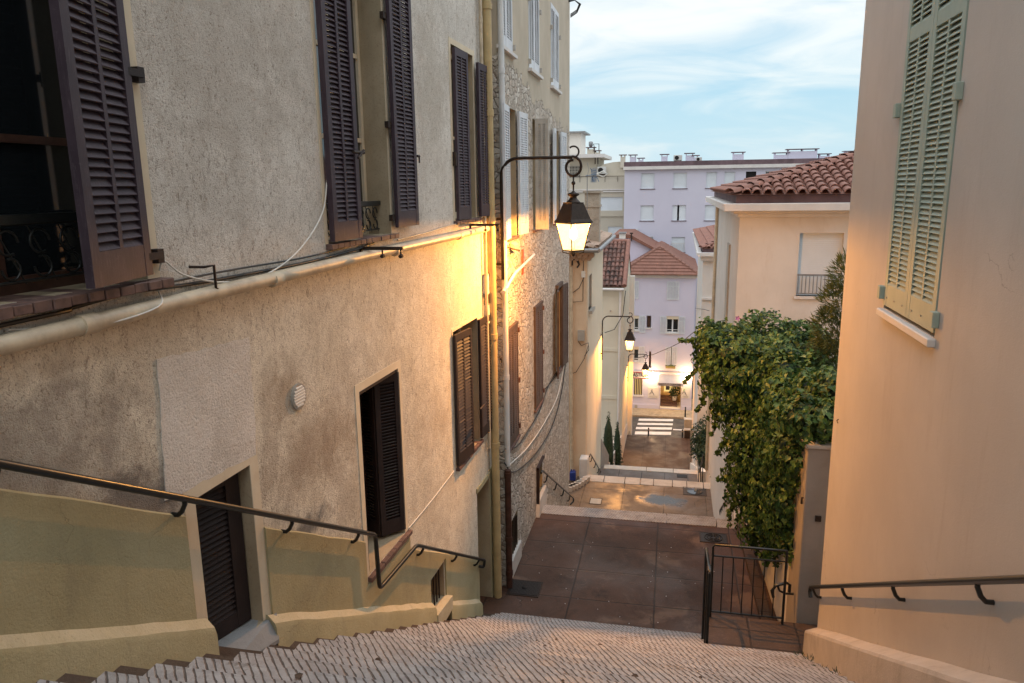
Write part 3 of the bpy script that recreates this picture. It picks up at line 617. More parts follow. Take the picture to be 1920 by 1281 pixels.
# --- horizontal pipe
pts=[(-1.5,-.68),(2.72,-.655),(4.1,-.635),(6.07,-.615),(7.13,-.61),(8.9,-.605),(10.50,-.60)]
pp=thing('drain_pipe','cream waste pipe running along the ochre wall below the window sills','pipe',LF.p(5,-.63,.06))
MB().tube([LF.p(a,z,.068) for a,z in pts],.047,12).link('tube','pipecream',pp)
for a in (3.14,4.88,7.13,9.2): z=-.66+.006*(a-2); m=MB(); m.tube([LF.p(a-.05,z+.005,.068),LF.p(a+.05,z+.005,.068)],.054,12); m.link('socket','pipecream',pp)
for a in (1.9,4.1,6.0,8.2): m=MB(); m.fbox(LF,a-.01,a+.01,-.645,-.60,.0,.03); m.link('bracket','iron',pp)
# --- cables on left wall
def cable(pts,r,mat,label,F=LF,d=.012,name='cable'):
    q=[F.p(a,z,dd if dd is not None else d) for a,z,*t in pts for dd in [t[0] if t else None]]
    # smooth
    s=[];n=len(q)
    for i in range(n-1):
        p0,p1,p2,p3=q[max(i-1,0)],q[i],q[i+1],q[min(i+2,n-1)]
        for k in range(6):
            t=k/6; s.append(.5*((2*p1)+(p2-p0)*t+(2*p0-5*p1+4*p2-p3)*t*t+(3*p1-p0-3*p2+p3)*t**3))
    s.append(q[-1]); c=s[len(s)//2]
    return one(name,MB().tube([v for v in s],r,6),mat,label,'cable',c)
cable([(-1,-.60,.03),(2.73,-.575,.03),(3.09,-.565),(3.52,-.54,.03),(4.11,-.565),(5.34,-.572,.02),(6.18,-.548,.03),(6.7,-.52,.03)],.011,'blackrub','thick black cable clipped just above the cream pipe')
cable([(3.3,-.535,.03),(4.3,-.52,.03),(5.34,-.53,.03),(6.2,-.51,.02)],.007,'blackrub','thin black cable running above the thick one under the first windows')
cable([(3.76,-.45,.02),(3.80,-.40,.03),(3.96,-.50,.03),(4.3,-.585,.05),(4.75,-.60,.05),(5.3,-.47,.03),(5.74,-.2,.02),(5.86,.1,.02)],.006,'boxwhite','white cable looping from the first window up to the second window')
cable([(2.73,-.60,.04),(3.2,-.66,.10),(3.6,-.63,.12),(3.72,-.56,.03)],.005,'boxwhite','short white wire crossing the cream pipe under the first window')
cable([(7.3,-.53,.02),(8.2,-.51,.02),(9.1,-.47,.03),(9.8,-.48,.02),(10.5,-.45,.02)],.009,'boxgrey','grey cable bundle below the third upper window')
cable([(7.28,-3.71,.01),(8.1,-3.70,.01),(8.89,-3.66,.01)],.006,'boxwhite','thin white wire rising from the cellar window to the lower shutters')
# brackets for washing lines
def hangbar(a,z,label):
    t=thing('clothes_line_bracket',label,'bracket',LF.p(a,z,0)); m=MB(); m.obox(LF.p(a,z,0)-uL*.015,uL*.03,nL*.42,(0,0,.03)); m.obox(LF.p(a,z-.09,0)-uL*.015,uL*.03,nL*.02,(0,0,.12)); m.link('bar','iron',t)
    for d in (.22,.40):
        m=MB(); m.tube([LF.p(a,z,d),LF.p(a,z-.05,d),LF.p(a,z-.05,d+.02)],.008,6); m.tube([LF.p(a-.02,z-.055,d),LF.p(a+.02,z-.055,d)],.018,8); m.link('pulley','iron',t)
hangbar(6.45,-.56,'rusty flat iron bracket with two pulleys under the second window'); hangbar(9.9,-.53,'rusty iron bracket with pulleys under the third window beside the downpipe')
t=thing('cable_hook','small black iron hook holding the cables left of the second window','hook',LF.p(4.11,-.5,0)); m=MB(); m.tube([LF.p(4.05,-.46,.0),LF.p(4.05,-.46,.1),LF.p(4.15,-.46,.1),LF.p(4.15,-.60,.1),LF.p(4.18,-.62,.1)],.009,6); m.link('rod','iron',t)
# downpipes
def vpipe(name,label,x,y,z0,z1,r,mat,collars=(),wallx=None,cmat=None):
    t=thing(name,label,'pipe',(x,y,z0)); MB().tube([(x,y,z0),(x,y,z1)],r,14).link('tube',mat,t)
    for z in collars: MB().tube([(x,y,z-.04),(x,y,z+.04)],r*1.17,14).link('collar',cmat or mat,t)
    return t
vpipe('downpipe','wide cream downpipe running full height at the end of the ochre house',-2.565,10.62,-6.47,5.2,.062,'pipeochre',(-3.9,-2.2,-.48,1.0,2.4))
vpipe('downpipe','slim white downpipe between the wide cream pipe and the stone wall',-2.44,10.92,-4.35,5.2,.043,'pipewhite',(-2.9,-.2,1.6,3))
vpipe('downpipe','brown cast iron pipe standing at the foot of the white downpipe',-2.44,10.92,-6.47,-4.42,.052,'pipebrown',(-6.2,-5.6,-4.5))
vpipe('downpipe','narrow cream pipe behind the wide downpipe beside the third window',-2.61,10.45,-3.9,5.2,.022,'pipecream',(-1.9,.6,2.2))
# junction boxes
for a,z,l in ((10.52,-1.42,'upper white junction box beside the wide cream downpipe'),(10.55,-1.86,'lower white junction box beside the wide cream downpipe')):
    t=thing('junction_box',l,'box',LF.p(a,z,0)); MB().fbox(LF,a-.05,a+.05,z-.13,z+.15,.0,.07).link('case','boxwhite',t,bevel=.006); MB().fbox(LF,a-.054,a+.054,z+.15,z+.165,-.0,.075).link('lid','boxgrey',t)
t=thing('wire_knot','knot of dark wires between the two junction boxes','wires',LF.p(10.55,-1.65,0)); m=MB()
for k in range(5): m.tube([LF.p(10.52+random.uniform(-.04,.05),-1.6+random.uniform(-.12,.05),random.uniform(.02,.07)) for _ in range(7)],.006,5)
m.link('wires','iron',t)
# ================================================================= HANDRAILS
def rail(label,pts,brks,r=.021,wallpt=None,loc=None,end=True,drop=.11,group='black handrails fixed to the walls',tow=(-1,0,0),off=.09):
    t=thing('handrail',label,'handrail',loc or pts[len(pts)//2],group)
    P=[Vector(p) for p in pts]; q=[P[0]]
    for i in range(1,len(P)-1): # round the corners
        a,b,c=P[i-1],P[i],P[i+1]; d1=(a-b).normalized(); d2=(c-b).normalized(); rr=min(.06,(a-b).length*.4,(c-b).length*.4)
        for k in range(5):
            s=k/4; q.append((b+d1*rr)*(1-s)**2+b*2*s*(1-s)+(b+d2*rr)*s*s)
    q.append(P[-1]); MB().tube(q,r,10).link('rail','metal',t)
    tw=Vector(tow)
    for b in brks:
        b=Vector(b); e=b+Vector((0,0,-drop))+tw*off
        m=MB(); m.tube([b,b+Vector((0,0,-.035)),b+Vector((0,0,-drop*.75))+tw*off*.25,b+Vector((0,0,-drop))+tw*off*.55,e],.0155,8); m.link('bracket','metal',t)
    return t
rz=lambda a:-1.16-(a-2.55)*.5738
pts=[LF.p(-1.5,rz(-1.5),.10),LF.p(6.23,rz(6.23),.10),LF.p(6.26,-3.86,.10),LF.p(7.27,-3.90,.10),LF.p(9.86,-5.43,.10),LF.p(9.90,-5.47,.10),LF.p(9.88,-5.56,.09),LF.p(9.84,-5.53,.03)]
bp=[LF.p(a,rz(a),.10) for a in (.2,1.4,2.52,3.66,4.80,5.88)]+[LF.p(a,-3.90-(a-7.27)*.59,.10) for a in (7.45,8.62,9.6)]
rail('long dark green handrail with a stepped kink on the ochre house wall',pts,bp,.022,tow=-nL,off=.10,group='black handrails fixed to the walls')
pts=[RF.p(-.5,.5,.09)]+[]
r0=RF.hit(1919,1086,.09); r1=RF.hit(1520,1101,.09); sl=(r1[1]-r0[1])/(r1[0]-r0[0]); rzr=lambda a:r0[1]+sl*(a-r0[0])
pts=[RF.p(.5,rzr(.5),.09),RF.p(r1[0],r1[1],.09),RF.p(r1[0]+.03,r1[1]-.06,.09),RF.p(r1[0]-.02,r1[1]-.12,.085)]
bp=[RF.p(a,rzr(a),.09) for a in [RF.hit(q,1096,.09)[0] for q in (1526,1580,1675,1833)]]+[RF.p(1.6,rzr(1.6),.09)]
rail('dark handrail sloping down the peach wall at the right of the top flight',pts,bp,.022,tow=(1,0,0),off=.09,drop=.12)
# stone wall rail
a=SF.hit(1017,882,.08); b=SF.hit(1075,934,.08); s_=(b[1]-a[1])/(b[0]-a[0])
pts=[SF.p(a[0]-.15,a[1]+.0,.08),SF.p(a[0],a[1],.08),SF.p(b[0],b[1],.08),SF.p(b[0]+.05,b[1]-.12,.08),SF.p(b[0]-.1,b[1]-.14,.02)]
rail('black handrail sloping down along the rubble stone wall',pts,[SF.p(a[0]+(b[0]-a[0])*k,a[1]+(b[1]-a[1])*k,.08) for k in (.12,.38,.62,.86)],.022,off=.08,drop=.17,tow=(-1,0,0))
# A wall rail
AF=Fr(-2.62,0,0,1)
a=AF.hit(1107,851,.08); b=AF.hit(1131,893,.08)
rail('small black handrail on the lamp lit cream wall beyond the stone house',[AF.p(a[0]-.3,a[1],.08),AF.p(a[0],a[1],.08),AF.p(b[0],b[1],.08)],[AF.p(a[0]+(b[0]-a[0])*k,a[1]+(b[1]-a[1])*k,.08) for k in (.1,.35,.6,.85)],.022,off=.08,drop=.2)
# right garden wall rail
GF=Fr(1.5,0,0,1,-1)
a=GF.hit(1383,905,.08); b=GF.hit(1350,957,.08)
rail('black handrail on the cream wall under the hanging ivy',[GF.p(a[0],a[1],.08),GF.p(b[0],b[1],.08),GF.p(b[0]+.03,b[1]-.14,.06)],[GF.p(a[0]+(b[0]-a[0])*k,a[1]+(b[1]-a[1])*k,.08) for k in (.15,.45,.7,.92)],.022,off=.08,drop=.17,tow=(1,0,0))
# ================================================================= STONE BUILDING
B2=thing('stone_house','tall rubble stone house with pale blue shutters above and brown ones below','house',(-4,14,-7))
SH=dict(a2=(11.30,12.05,-.80,1.16),b2=(13.55,14.45,-.80,1.16),c2=(15.95,16.70,-.80,1.14),a3=(11.10,11.88,-4.15,-2.24),b3=(13.52,14.34,-4.21,-2.27),c3=(16.3,16.95,-4.2,-2.25),
        t1=(10.97,11.88,1.97,3.6),t2=(13.25,14.28,1.97,3.6),t3=(15.65,16.72,1.97,3.55),ar=(11.12,11.82,-6.12,-5.50,.3),dr=(13.72,14.38,-6.15,-5.50,.3))
S_=wall(SF,10.95,18.5,-10.5,6.3,list(SH.values()),.25,6,'stone',B2,'wall','reveal')
def pair(F,par,h,mat,closed=(1,1),w=None,open_=(0,0),slat=.05,dr=.03,cols=2,frame='surround'):
    a0,a1,z0,z1=h[:4]; W=w or (a1-a0)/2-.004; o=win(F,par,a0,a1,z0,z1,.2,2,frame,(.5,))
    leafF(F,o,a0,1 if open_[0]<91 else -1,open_[0] if open_[0]<91 else 180-open_[0],W,z0+.01,z1-.01,mat,dr,cols,slat=slat,stile=.055)
    leafF(F,o,a1,-1 if open_[1]<91 else 1,open_[1] if open_[1]<91 else 180-open_[1],W,z0+.01,z1-.01,mat,dr,cols,slat=slat,stile=.055)
    return o
for k in ('t1','t2','t3'):
    h=SH[k]; o=pair(SF,B2,h,'whitewood',dr=-.01); m=MB(); m.fbox(SF,h[0]-.08,h[1]+.08,h[2]-.06,h[2]-.01,-.02,.07); m.link('sill','trim',o)
    for z in (h[2]+.1,h[2]+1.1):
        for a in (h[0]-.03,h[1]+.03): MB().fbox(SF,a-.02,a+.02,z-.04,z+.04,.0,.05).link('hinge','greywood',o)
o=pair(SF,B2,SH['a2'],'whitewood',open_=(176,176),w=.52,dr=.05); sill(o,SF,11.25,12.1,-.80,.04,.25)
m=MB(); m.obox(SF.p(11.45,-.97,.02),(0,.35,0),(.07,0,-.05),(.0,0,.10)); m.link('plastic_tray','boxgrey',o)
o=pair(SF,B2,SH['b2'],'greywood',open_=(90,176),w=.24,dr=.05); sill(o,SF,13.5,14.5,-.80,.04,.25,mat='brick')
o=pair(SF,B2,SH['c2'],'whitewood',open_=(176,174),w=.46,dr=.05); sill(o,SF,15.9,16.75,-.80,.04,.25)
# second pair near b2
for k in ('a3','b3'):
    h=SH[k]; o=pair(SF,B2,h,'brownwood',dr=.02,cols=2); sill(o,SF,h[0]-.06,h[1]+.06,h[2]-.01,.05,.2,.05)
    for z in (h[2]+.15,h[2]+.95,h[3]-.1): MB().fbox(SF,h[1]+.0,h[1]+.07,z-.04,z+.04,.0,.06).link('hinge','copper',o)
    m=MB(); m.fbox(SF,h[0]-.02,h[1]+.02,h[3],h[3]+.05,-.01,.045); m.link('lintel','brownwood',o)
o=pair(SF,B2,SH['c3'],'brownwood',open_=(172,174),w=.5,dr=.05); sill(o,SF,16.2,17.05,-4.2,.06,.25)
m=MB(); m.fbox(SF,16.9,16.98,-4.2,-2.2,.0,.05); m.fbox(SF,16.2,16.98,-2.25,-2.17,.001,.07); m.link('lintel','brownwood',o)
h=SH['ar']; o=MB(); o.fbox(SF,h[0],h[1],h[2],h[3],-.31,-.29); o=o.link('window','dark',B2); m=MB()
for i in range(6): m.tube([SF.p(h[0]+.08+i*.11,h[2],.0),SF.p(h[0]+.08+i*.11,h[3]-.03*abs(i-2.5),.0)],.011,6)
m.link('grille_bars','iron',o); m=MB(); m.fbox(SF,h[0]-.05,h[1]+.1,h[2]-.3,h[2],.0,.05); m.link('sill','cream',o)
h=SH['dr']; o=MB(); o.fbox(SF,h[0],h[1],h[2],h[3],-.31,-.29); o=o.link('window','dark',B2); m=MB(); m.fbox(SF,h[0]-.04,h[0],h[2]-.1,h[3]+.03,.0,.06); m.fbox(SF,h[0]-.04,h[1],h[3],h[3]+.05,.0,.05); m.link('frame','plumdark',o)
m=MB(); m.prism([SF.p(13.6,-6.5,.0),SF.p(14.5,-6.5,.0),SF.p(14.5,-6.15,.0),SF.p(13.7,-6.15,0)],(.07,0,0)); m.link('sill','cream',o)
# eave cables at top right of stone building
t=thing('cable_anchor','black wires sticking out from the top corner of the stone house','wires',(-2.4,18.3,4.1)); m=MB()
c=yp(1068,4,18.3)
for k in range(3): m.tube([c+Vector((-.05,0,.02*k)),c+Vector((.12,0,.03)),c+Vector((.22+.02*k,0,-.06)),c+Vector((.17,0,-.18-.03*k)),c+Vector((.02,0,-.27-.03*k))],.012,5)
m.link('wires','blackrub',t)
# things on stone wall
def scable(px,r,mat,label,x=-2.455): 
    q=[xp(a,b,x) for a,b in px]; s=[]; n=len(q)
    for i in range(n-1):
        p0,p1,p2,p3=q[max(i-1,0)],q[i],q[i+1],q[min(i+2,n-1)]
        for k in range(6):
            t=k/6; s.append(.5*((2*p1)+(p2-p0)*t+(2*p0-5*p1+4*p2-p3)*t*t+(3*p1-p0-3*p2+p3)*t**3))
    s.append(q[-1]); return one('cable',MB().tube(s,r,5),mat,label,'cable',s[len(s)//2])
scable([(1062,668),(1052,740),(1035,800),(1005,850),(965,885),(946,868)],.012,'blackrub','outermost black cable sagging across the stone wall')
scable([(1060,672),(1046,740),(1022,790),(990,838),(955,872)],.010,'boxwhite','white cable sagging across the stone wall between the black ones')
scable([(1058,676),(1030,720),(1012,770),(985,815),(968,838),(948,842)],.010,'blackrub','innermost black cable sagging below the stone wall shutters')
scable([(1055,680),(1037,712),(1010,745),(1003,775)],.012,'blackrub','short black cable between the last two brown shutters of the stone wall')
scable([(985,700),(975,655),(968,640)],.004,'boxgrey','thin grey wire by the first brown shutter of the stone wall')
t=thing('gutter_pipe','white plastic pipe lying slanted on the stone wall behind the lamp post','pipe',xp(975,525,-2.42)); MB().tube([xp(946,545,-2.42),xp(966,512,-2.42),xp(1001,478,-2.42)],.026,10).link('tube','pipewhite',t)
MB().tube([xp(944,548,-2.42),xp(950,538,-2.42)],.032,10).link('collar','pipewhite',t)
t=thing('wall_rod','rusty iron rod sticking out of the stone wall behind the lamp post','rod',xp(960,468,-2.4)); MB().tube([xp(947,463,-2.46),xp(975,470,-2.25)],.014,6).link('rod','iron',t)
t=thing('red_strip','faded red plastic strip hanging on the stone wall','strip',xp(978,480,-2.46)); m=MB(); q=xp(979,468,-2.474); m.box(-2.479,-2.455,q.y-.05,q.y+.05,q.z-.42,q.z); m.link('strip','redplastic',t)
# ================================================================= STREET LAMPS
GL=emis('lamp_glass',(1,.66,.22),1.9,.75); BULB=emis('lamp_bulb',(1,.72,.36),40)
def lantern(name,label,base,armL,zarm,wallx,rot,side,W,group,energy,lowz,struts):
    "base: x of pole, y; lantern hangs at x+armL; origin at pole"
    x,y=base; t=thing(name,label,'street lamp',(x,y,zarm),group); lx=x+armL
    # pole + arm
    r=.24; m=MB(); path=[(x,y,zarm+lowz)]+[(x,y,zarm-r)]+[tuple(Vector((x+r-r*math.cos(a),y,zarm-r+r*math.sin(a)))) for a in [math.pi/2*k/7 for k in range(1,8)]]+[(lx-.02,y,zarm)]
    m.tube(path,.024,10); 
    m.tube(arc((lx-.0,y,zarm+.075),.075,-math.pi/2,math.pi*.75,12,(1,0,0),(0,0,1)),.013,7)
    sp=[]
    for k in range(26):
        a=math.pi/2-k/25*(2*math.pi*1.02); rr=.145-.052*k/25; sp.append((lx+.0+rr*math.cos(a)*.9-.01,y,zarm-.135+rr*math.sin(a)))
    m.tube([(lx-.04,y,zarm)]+sp,.019,8)
    # lower strut path of pole is a flat bar too
    m.link('arm','lampmetal',t)
    for zs in struts: m=MB(); m.box(wallx-.05,x,y-.012,y+.012,zarm+zs-.018,zarm+zs+.018); m.link('wall_strut','lampmetal',t)
    zt=zarm-.27; m=MB(); 
    m.lathe((lx,y,0),[(.012,zt+.02),(.012,zt-.06),(.028,zt-.075),(.028,zt-.10),(.012,zt-.12),(.012,zt-.2),(.035,zt-.215),(.085,zt-.235),(.085,zt-.255),(.045,zt-.28),(.06,zt-.31),(.10,zt-.35),(.11,zt-.375)],14); m.link('finial','lampmetal',t)
    z1=zt-.37; zr=z1-.27; zb=zr-.40; q=math.sqrt(2)
    m=MB(); m.lathe((lx,y,0),[(.135*q*.8,z1+.012),(.13*q*.8,z1),(W*.47*q*.93,zr+.05),(W*.5*q,zr+.005),(W*.5*q,zr-.008)],4,rot,False); m.link('hood','lampmetal',t)
    # glass body with corner bars
    ct=[(lx+W*.43*q*math.cos(rot+k*math.pi/2),y+W*.43*q*math.sin(rot+k*math.pi/2),zr-.009) for k in range(4)]
    cb=[(lx+W*.27*q*math.cos(rot+k*math.pi/2),y+W*.27*q*math.sin(rot+k*math.pi/2),zb) for k in range(4)]
    for k in range(4): MB().quad(ct[k],ct[(k+1)%4],cb[(k+1)%4],cb[k]).link('glass_panel',GL,t)
    m=MB()
    for k in range(4): m.tube([ct[k],cb[k]],.009,6); m.tube([cb[k],cb[(k+1)%4]],.010,6); m.tube([ct[k],ct[(k+1)%4]],.008,6)
    for k in range(4):
        c=Vector(cb[k]); b=Vector((lx,y,zb-.05)); m.tube([c,c+Vector((0,0,-.03)),c*.5+b*.5+Vector((0,0,-.02)),b],.009,6)
    m.lathe((lx,y,0),[(.008,zb+.03),(.03,zb-.03),(.034,zb-.05),(.02,zb-.08),(.01,zb-.09)],8); m.link('frame','lampmetal',t)
    m=MB(); m.lathe((lx,y,0),[(.01,zr-.075),(.03,zr-.085),(.05,zr-.12),(.05,zr-.2),(.03,zr-.24),(.008,zr-.25)],10); m.link('bulb',BULB,t)
    li=bpy.data.lights.new('lamp_light','POINT'); li.energy=energy; li.color=(1,.41,.075); li.shadow_soft_size=.014; lo=bpy.data.objects.new('lamp_light',li); COL.objects.link(lo); lo.parent=t; lo.location=Vector((lx,y,zr-.016))-Vector((x,y,zarm))
    return t
GLP='three wall lanterns down the stairs'
LAMP_E=1450
l1=lantern('street_lamp','nearest lit wall lantern on a curled iron arm by the downpipes',(-2.44,10.8),1.05,.38,-2.6,0,1,.40,GLP,LAMP_E,-1.75,(-.86,-1.52))
l2=lantern('street_lamp','second lit wall lantern on the cream house, halfway down the stairs',(-2.55,28.8),1.07,-5.03,-2.62,math.pi/4,1,.42,GLP,LAMP_E*.9,-1.75,(-.75,-1.5))
l3=lantern('street_lamp','farthest lit wall lantern, near the road',(-2.38,45),1.04,-10.17,-2.46,math.pi/4,1,.44,GLP,LAMP_E*.8,-1.75,(-.75,-1.5))
# ================================================================= NEAR RIGHT BUILDING
B3=thing('peach_house','near peach rendered house at right with tall sage green shutters','house',(3,4,-6))
Wr=wall(RF,-4,8.33,-7.0,6.5,[(5.50,6.79,-1.06,2.9)],.06,6,'right',B3,'wall','right')
o=MB(); o.fbox(RF,5.50,6.79,-1.06,2.9,-.065,-.05); o=o.link('window','dark',B3)
for side,hg in ((1,5.51),(-1,6.78)):
    leafF(RF,o,hg,side,0,.632,-1.03,2.88,'greenwood',-.012,2,midz=1.10,slat=.056,stile=.07,botrail=.18,th=.04)
m=MB(); m.fbox(RF,5.47,6.82,-1.125,-1.065,-.02,.05); m.link('sill','trim',o,bevel=.008)
for a in (5.47,6.82):
    for z in (-.93,.55,2.0): MB().fbox(RF,a-.035,a+.035,z-.055,z+.055,.0,.045).link('hinge','greenwood',o,bevel=.004)
m=MB(); 
for a in (5.58,5.8,6.02,6.26,6.48,6.7): m.fbox(RF,a-.006,a+.006,-.965,-.953,.0,.014)
m.link('bolts','boxgrey',o)
# plinth
m=MB(); vs=[]; n=24
y_s=[-3.9+i*(8.36+3.9)/n for i in range(n+1)]
for y in y_s: 
    zt=min(sz(y)+.36,-1.2); w=random.uniform(-.008,.008); vs+=[(1.70,y,zt+.035+w) if False else (1.779,y,zt+.05+w),(1.66,y,zt+w),(1.65,y,zt-.03),(1.64,y,zt-1.2)]
fs=[]
for i in range(n):
    for k in range(3): b=4*i+k; fs.append((b,b+1,b+5,b+4))
m.add(vs,fs); e=4*n; m.add([vs[e],vs[e+1],vs[e+2],vs[e+3],(1.9,8.36,vs[e+3][2]),(1.9,8.36,vs[e][2])],[(0,1,2,3,4,5)]); m.link('plinth','rplinth',B3)
# small wire stub
m=MB(); a=RF.hit(1573,786); m.tube([RF.p(a[0],a[1],.004),RF.p(a[0],a[1]-.02,.02),RF.p(a[0]-.06,a[1]-.025,.02)],.005,5); m.link('wire_stub','iron',B3)
# ================================================================= PLATFORM, FENCE, PILLAR, GARDEN WALL
m=MB(); m.box(.585,2.9,8.47,9.26,-7.2,-5.585); m.box(2.9,4.5,8.35,9.6,-7.2,-5.45); struct('side_platform',m,'platform')
fe=thing('railing','black iron railing with a sloping return around the tiled side platform','railing',(.6,9.2,-5.58))
m=MB(); z0,z1=-5.50,-4.56
m.tube([(.64,9.2,-5.58),(.64,9.2,z1-.03),(.66,9.2,z1),(1.54,9.2,z1)],.016,8); m.tube([(1.54,9.2,z1),(1.54,9.2,-5.6)],.017,8); m.link('frame','metal',fe)
for z in (z1-.15,z0+.0): MB().tube([(.64,9.2,z),(1.54,9.2,z)],.012,6).link('crossbar','metal',fe)
for i in range(1,7): MB().tube([(.64+.9*i/7,9.2,z0),(.64+.9*i/7,9.2,z1-.15)],.0085,6).link('baluster','metal',fe)
m=MB(); m.tube([(.565,8.50,-5.95),(.565,8.50,-4.60),(.565,8.53,-4.57),(.565,9.35,-4.70),(.565,9.38,-4.74),(.565,9.38,-6.3)],.018,8); m.link('frame','metal',fe)
for z in (-4.85,-5.15,-5.45): MB().tube([(.565,9.2,z),(.64,9.2,z)],.009,6).link('crossbar','metal',fe)
m=MB(); m.tube([(.545,8.62,-5.6),(.545,8.62,-4.61)],.01,6); m.tube([(.53,8.50,-5.80),(.47,8.50,-5.80),(.47,8.50,-6.0)],.012,6); m.link('baluster','metal',fe)
PLR=thing('gate_pillar','grey cream rendered pillar beside the peach house, under the ivy','pillar',(2,9.4,-5.6))
MB().box(1.72,2.5,9.30,10.05,-6.6,-3.22).link('shaft','grey_pillar',PLR,bevel=.01); MB().box(1.69,2.54,9.27,10.08,-3.22,-3.17).link('cap','rplinth',PLR,bevel=.01)
m=MB(); m.tube([(1.74,9.36,-3.9),(1.70,9.36,-3.9),(1.70,9.36,-3.98)],.014,6); m.box(1.86,1.93,9.275,9.31,-4.17,-4.10); m.link('gate_pins','iron',PLR)
# handrail loop by fence
m=thing('handrail','short curled handrail end on the pillar behind the railing','handrail',(1.6,9.5,-4.9),'black handrails fixed to the walls')
c=yp(1460,1100,9.5); q=MB(); q.tube([yp(1450,1120,9.45),yp(1447,1108,9.45),yp(1455,1098,9.5),yp(1475,1093,9.5),yp(1481,1097,9.5),yp(1480,1110,9.5)],.02,8); q.tube([yp(1458,1099,9.5),yp(1462,1108,9.5),yp(1472,1113,9.5),yp(1488,1114,9.5)],.015,8); q.link('rail','metal',m)
GW=thing('garden_wall','cream garden wall along the right side under the ivy','wall',(1.7,12,-6.5))
m=MB(); m.prism([(1.76,10.0,-6.9),(2.4,9.62,-6.9),(2.4,17,-6.9),(1.46,17,-6.9)],(0,0,2.7)); m.link('wall','cream',GW)
MB().prism([(1.73,10.0,-4.2),(2.4,9.62,-4.2),(2.4,17,-4.2),(1.43,17,-4.2)],(0,0,.06)).link('coping','rplinth',GW)
m=MB(); m.prism([(1.50,9.30,-6.9),(1.66,9.30,-6.9),(1.54,13.9,-6.9),(1.38,13.9,-6.9)],(0,0,.53)); m.link('kerb','platform',GW)
m=MB(); m.prism([(1.44,13.9,-10),(1.6,13.9,-10),(1.6,13.9,-6.0),(1.44,13.9,-6.05)],(0,3.2,-.0)); 
# lower part of the wall beside the second flight
MB().box(1.45,2.4,14.0,17,-10.2,-6.85).link('lower_wall','cream',GW)
# ================================================================= IVY & PLANTS
def leafset(ells,n,size,tones,seed,shape='ivy',down=.55,inner=.25,out=.12):
    rnd=random.Random(seed); m=MB(); m.tone=[]; tot=sum((e[3]*e[4]+e[4]*e[5]+e[3]*e[5]) for e in ells)
    for e in ells:
        cx,cy,cz,rx,ry,rz=e; k=int(n*(rx*ry+ry*rz+rx*rz)/tot)
        for _ in range(k):
            while True:
                v=Vector((rnd.gauss(0,1),rnd.gauss(0,1),rnd.gauss(0,1))); 
                if v.length>.1: break
            v.normalize(); 
            bumpy=.97+.18*math.sin(v.x*7+cx*5)+.15*math.sin(v.z*9+cy*3)+.1*math.sin(v.y*8+cz)
            rr=bumpy*(1-abs(rnd.gauss(0,.13))+(out*rnd.random() if rnd.random()<.25 else 0)); p=Vector((cx+v.x*rx*rr,cy+v.y*ry*rr,cz+v.z*rz*rr))
            ins=False
            for f in ells:
                if f is e: continue
                if ((p.x-f[0])/f[3])**2+((p.y-f[1])/f[4])**2+((p.z-f[2])/f[5])**2<.62: ins=True;break
            if ins and rnd.random()>inner: continue
            nn=(Vector((v.x/rx,v.y/ry,v.z/rz)).normalized()+Vector((rnd.gauss(0,.45),rnd.gauss(0,.45),rnd.gauss(0,.35)+.25))).normalized()
            dn=Vector((rnd.gauss(0,.5),rnd.gauss(0,.5),-1)); dn=(dn-nn*dn.dot(nn)).normalized(); sd=nn.cross(dn); s=size*rnd.uniform(.6,1.35)
            if shape=='ivy':
                pts=[p-dn*s*.35, p-dn*s*.55+sd*s*.30, p-dn*s*.1+sd*s*.52, p+dn*s*.25+sd*s*.22, p+dn*s*.72+nn*s*-.12, p+dn*s*.25-sd*s*.22, p-dn*s*.1-sd*s*.52, p-dn*s*.55-sd*s*.30]
                up=nn*s*.12; pts[2]+=up; pts[6]+=up
                m.add(pts,[(0,1,2,3,4),(0,4,5,6,7)]); fc=2
            elif shape=='narrow':
                dn=(dn*.3+v+Vector((0,0,.5+rnd.gauss(0,.4)))).normalized(); sd=nn.cross(dn).normalized()
                m.add([p,p+dn*s*.8+sd*s*.16,p+dn*s*2.2,p+dn*s*.8-sd*s*.16],[(0,1,2,3)]); fc=1
            else:
                m.add([p-dn*s*.5,p+sd*s*.4,p+dn*s*.6,p-sd*s*.4],[(0,1,2,3)]); fc=1
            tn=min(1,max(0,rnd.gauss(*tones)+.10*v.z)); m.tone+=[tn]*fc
    return m
def E(px,py,y,rx,ry,rz): p=yp(px,py,y); return (p.x,p.y,p.z,rx,ry,rz)
ivy=thing('ivy','large ivy and creeper mass hanging over the garden wall beside the peach house','ivy',(1.6,12,-5))
ES=[E(1368,668,13.6,.66,.9,.62),E(1400,650,14,.6,.8,.55),E(1455,655,14,.78,.9,.62),E(1512,668,13.6,.55,.8,.55),E(1335,640,13.8,.33,.5,.42),E(1390,730,13.2,.58,.8,.62),E(1470,720,12.4,.72,.8,.6),
    E(1418,800,12.8,.52,.9,.72),E(1530,745,10.6,.40,.7,.36),E(1478,775,11.2,.40,.8,.45),E(1440,870,12.2,.48,.9,.75),E(1468,860,10.9,.30,.9,.75),E(1410,900,12.9,.42,.9,.62),E(1452,955,11.4,.33,.9,.55),E(1475,985,10.4,.16,.5,.42),E(1420,975,12.3,.30,.8,.45),
    E(1545,785,9.5,.24,.4,.26),E(1505,785,9.8,.34,.5,.32),E(1480,850,10.2,.26,.6,.4),E(1560,735,10.0,.3,.5,.3),E(1468,945,10.2,.2,.4,.5),E(1478,1005,10.1,.13,.3,.22)]
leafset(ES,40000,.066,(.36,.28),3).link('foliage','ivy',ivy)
m=MB(); 
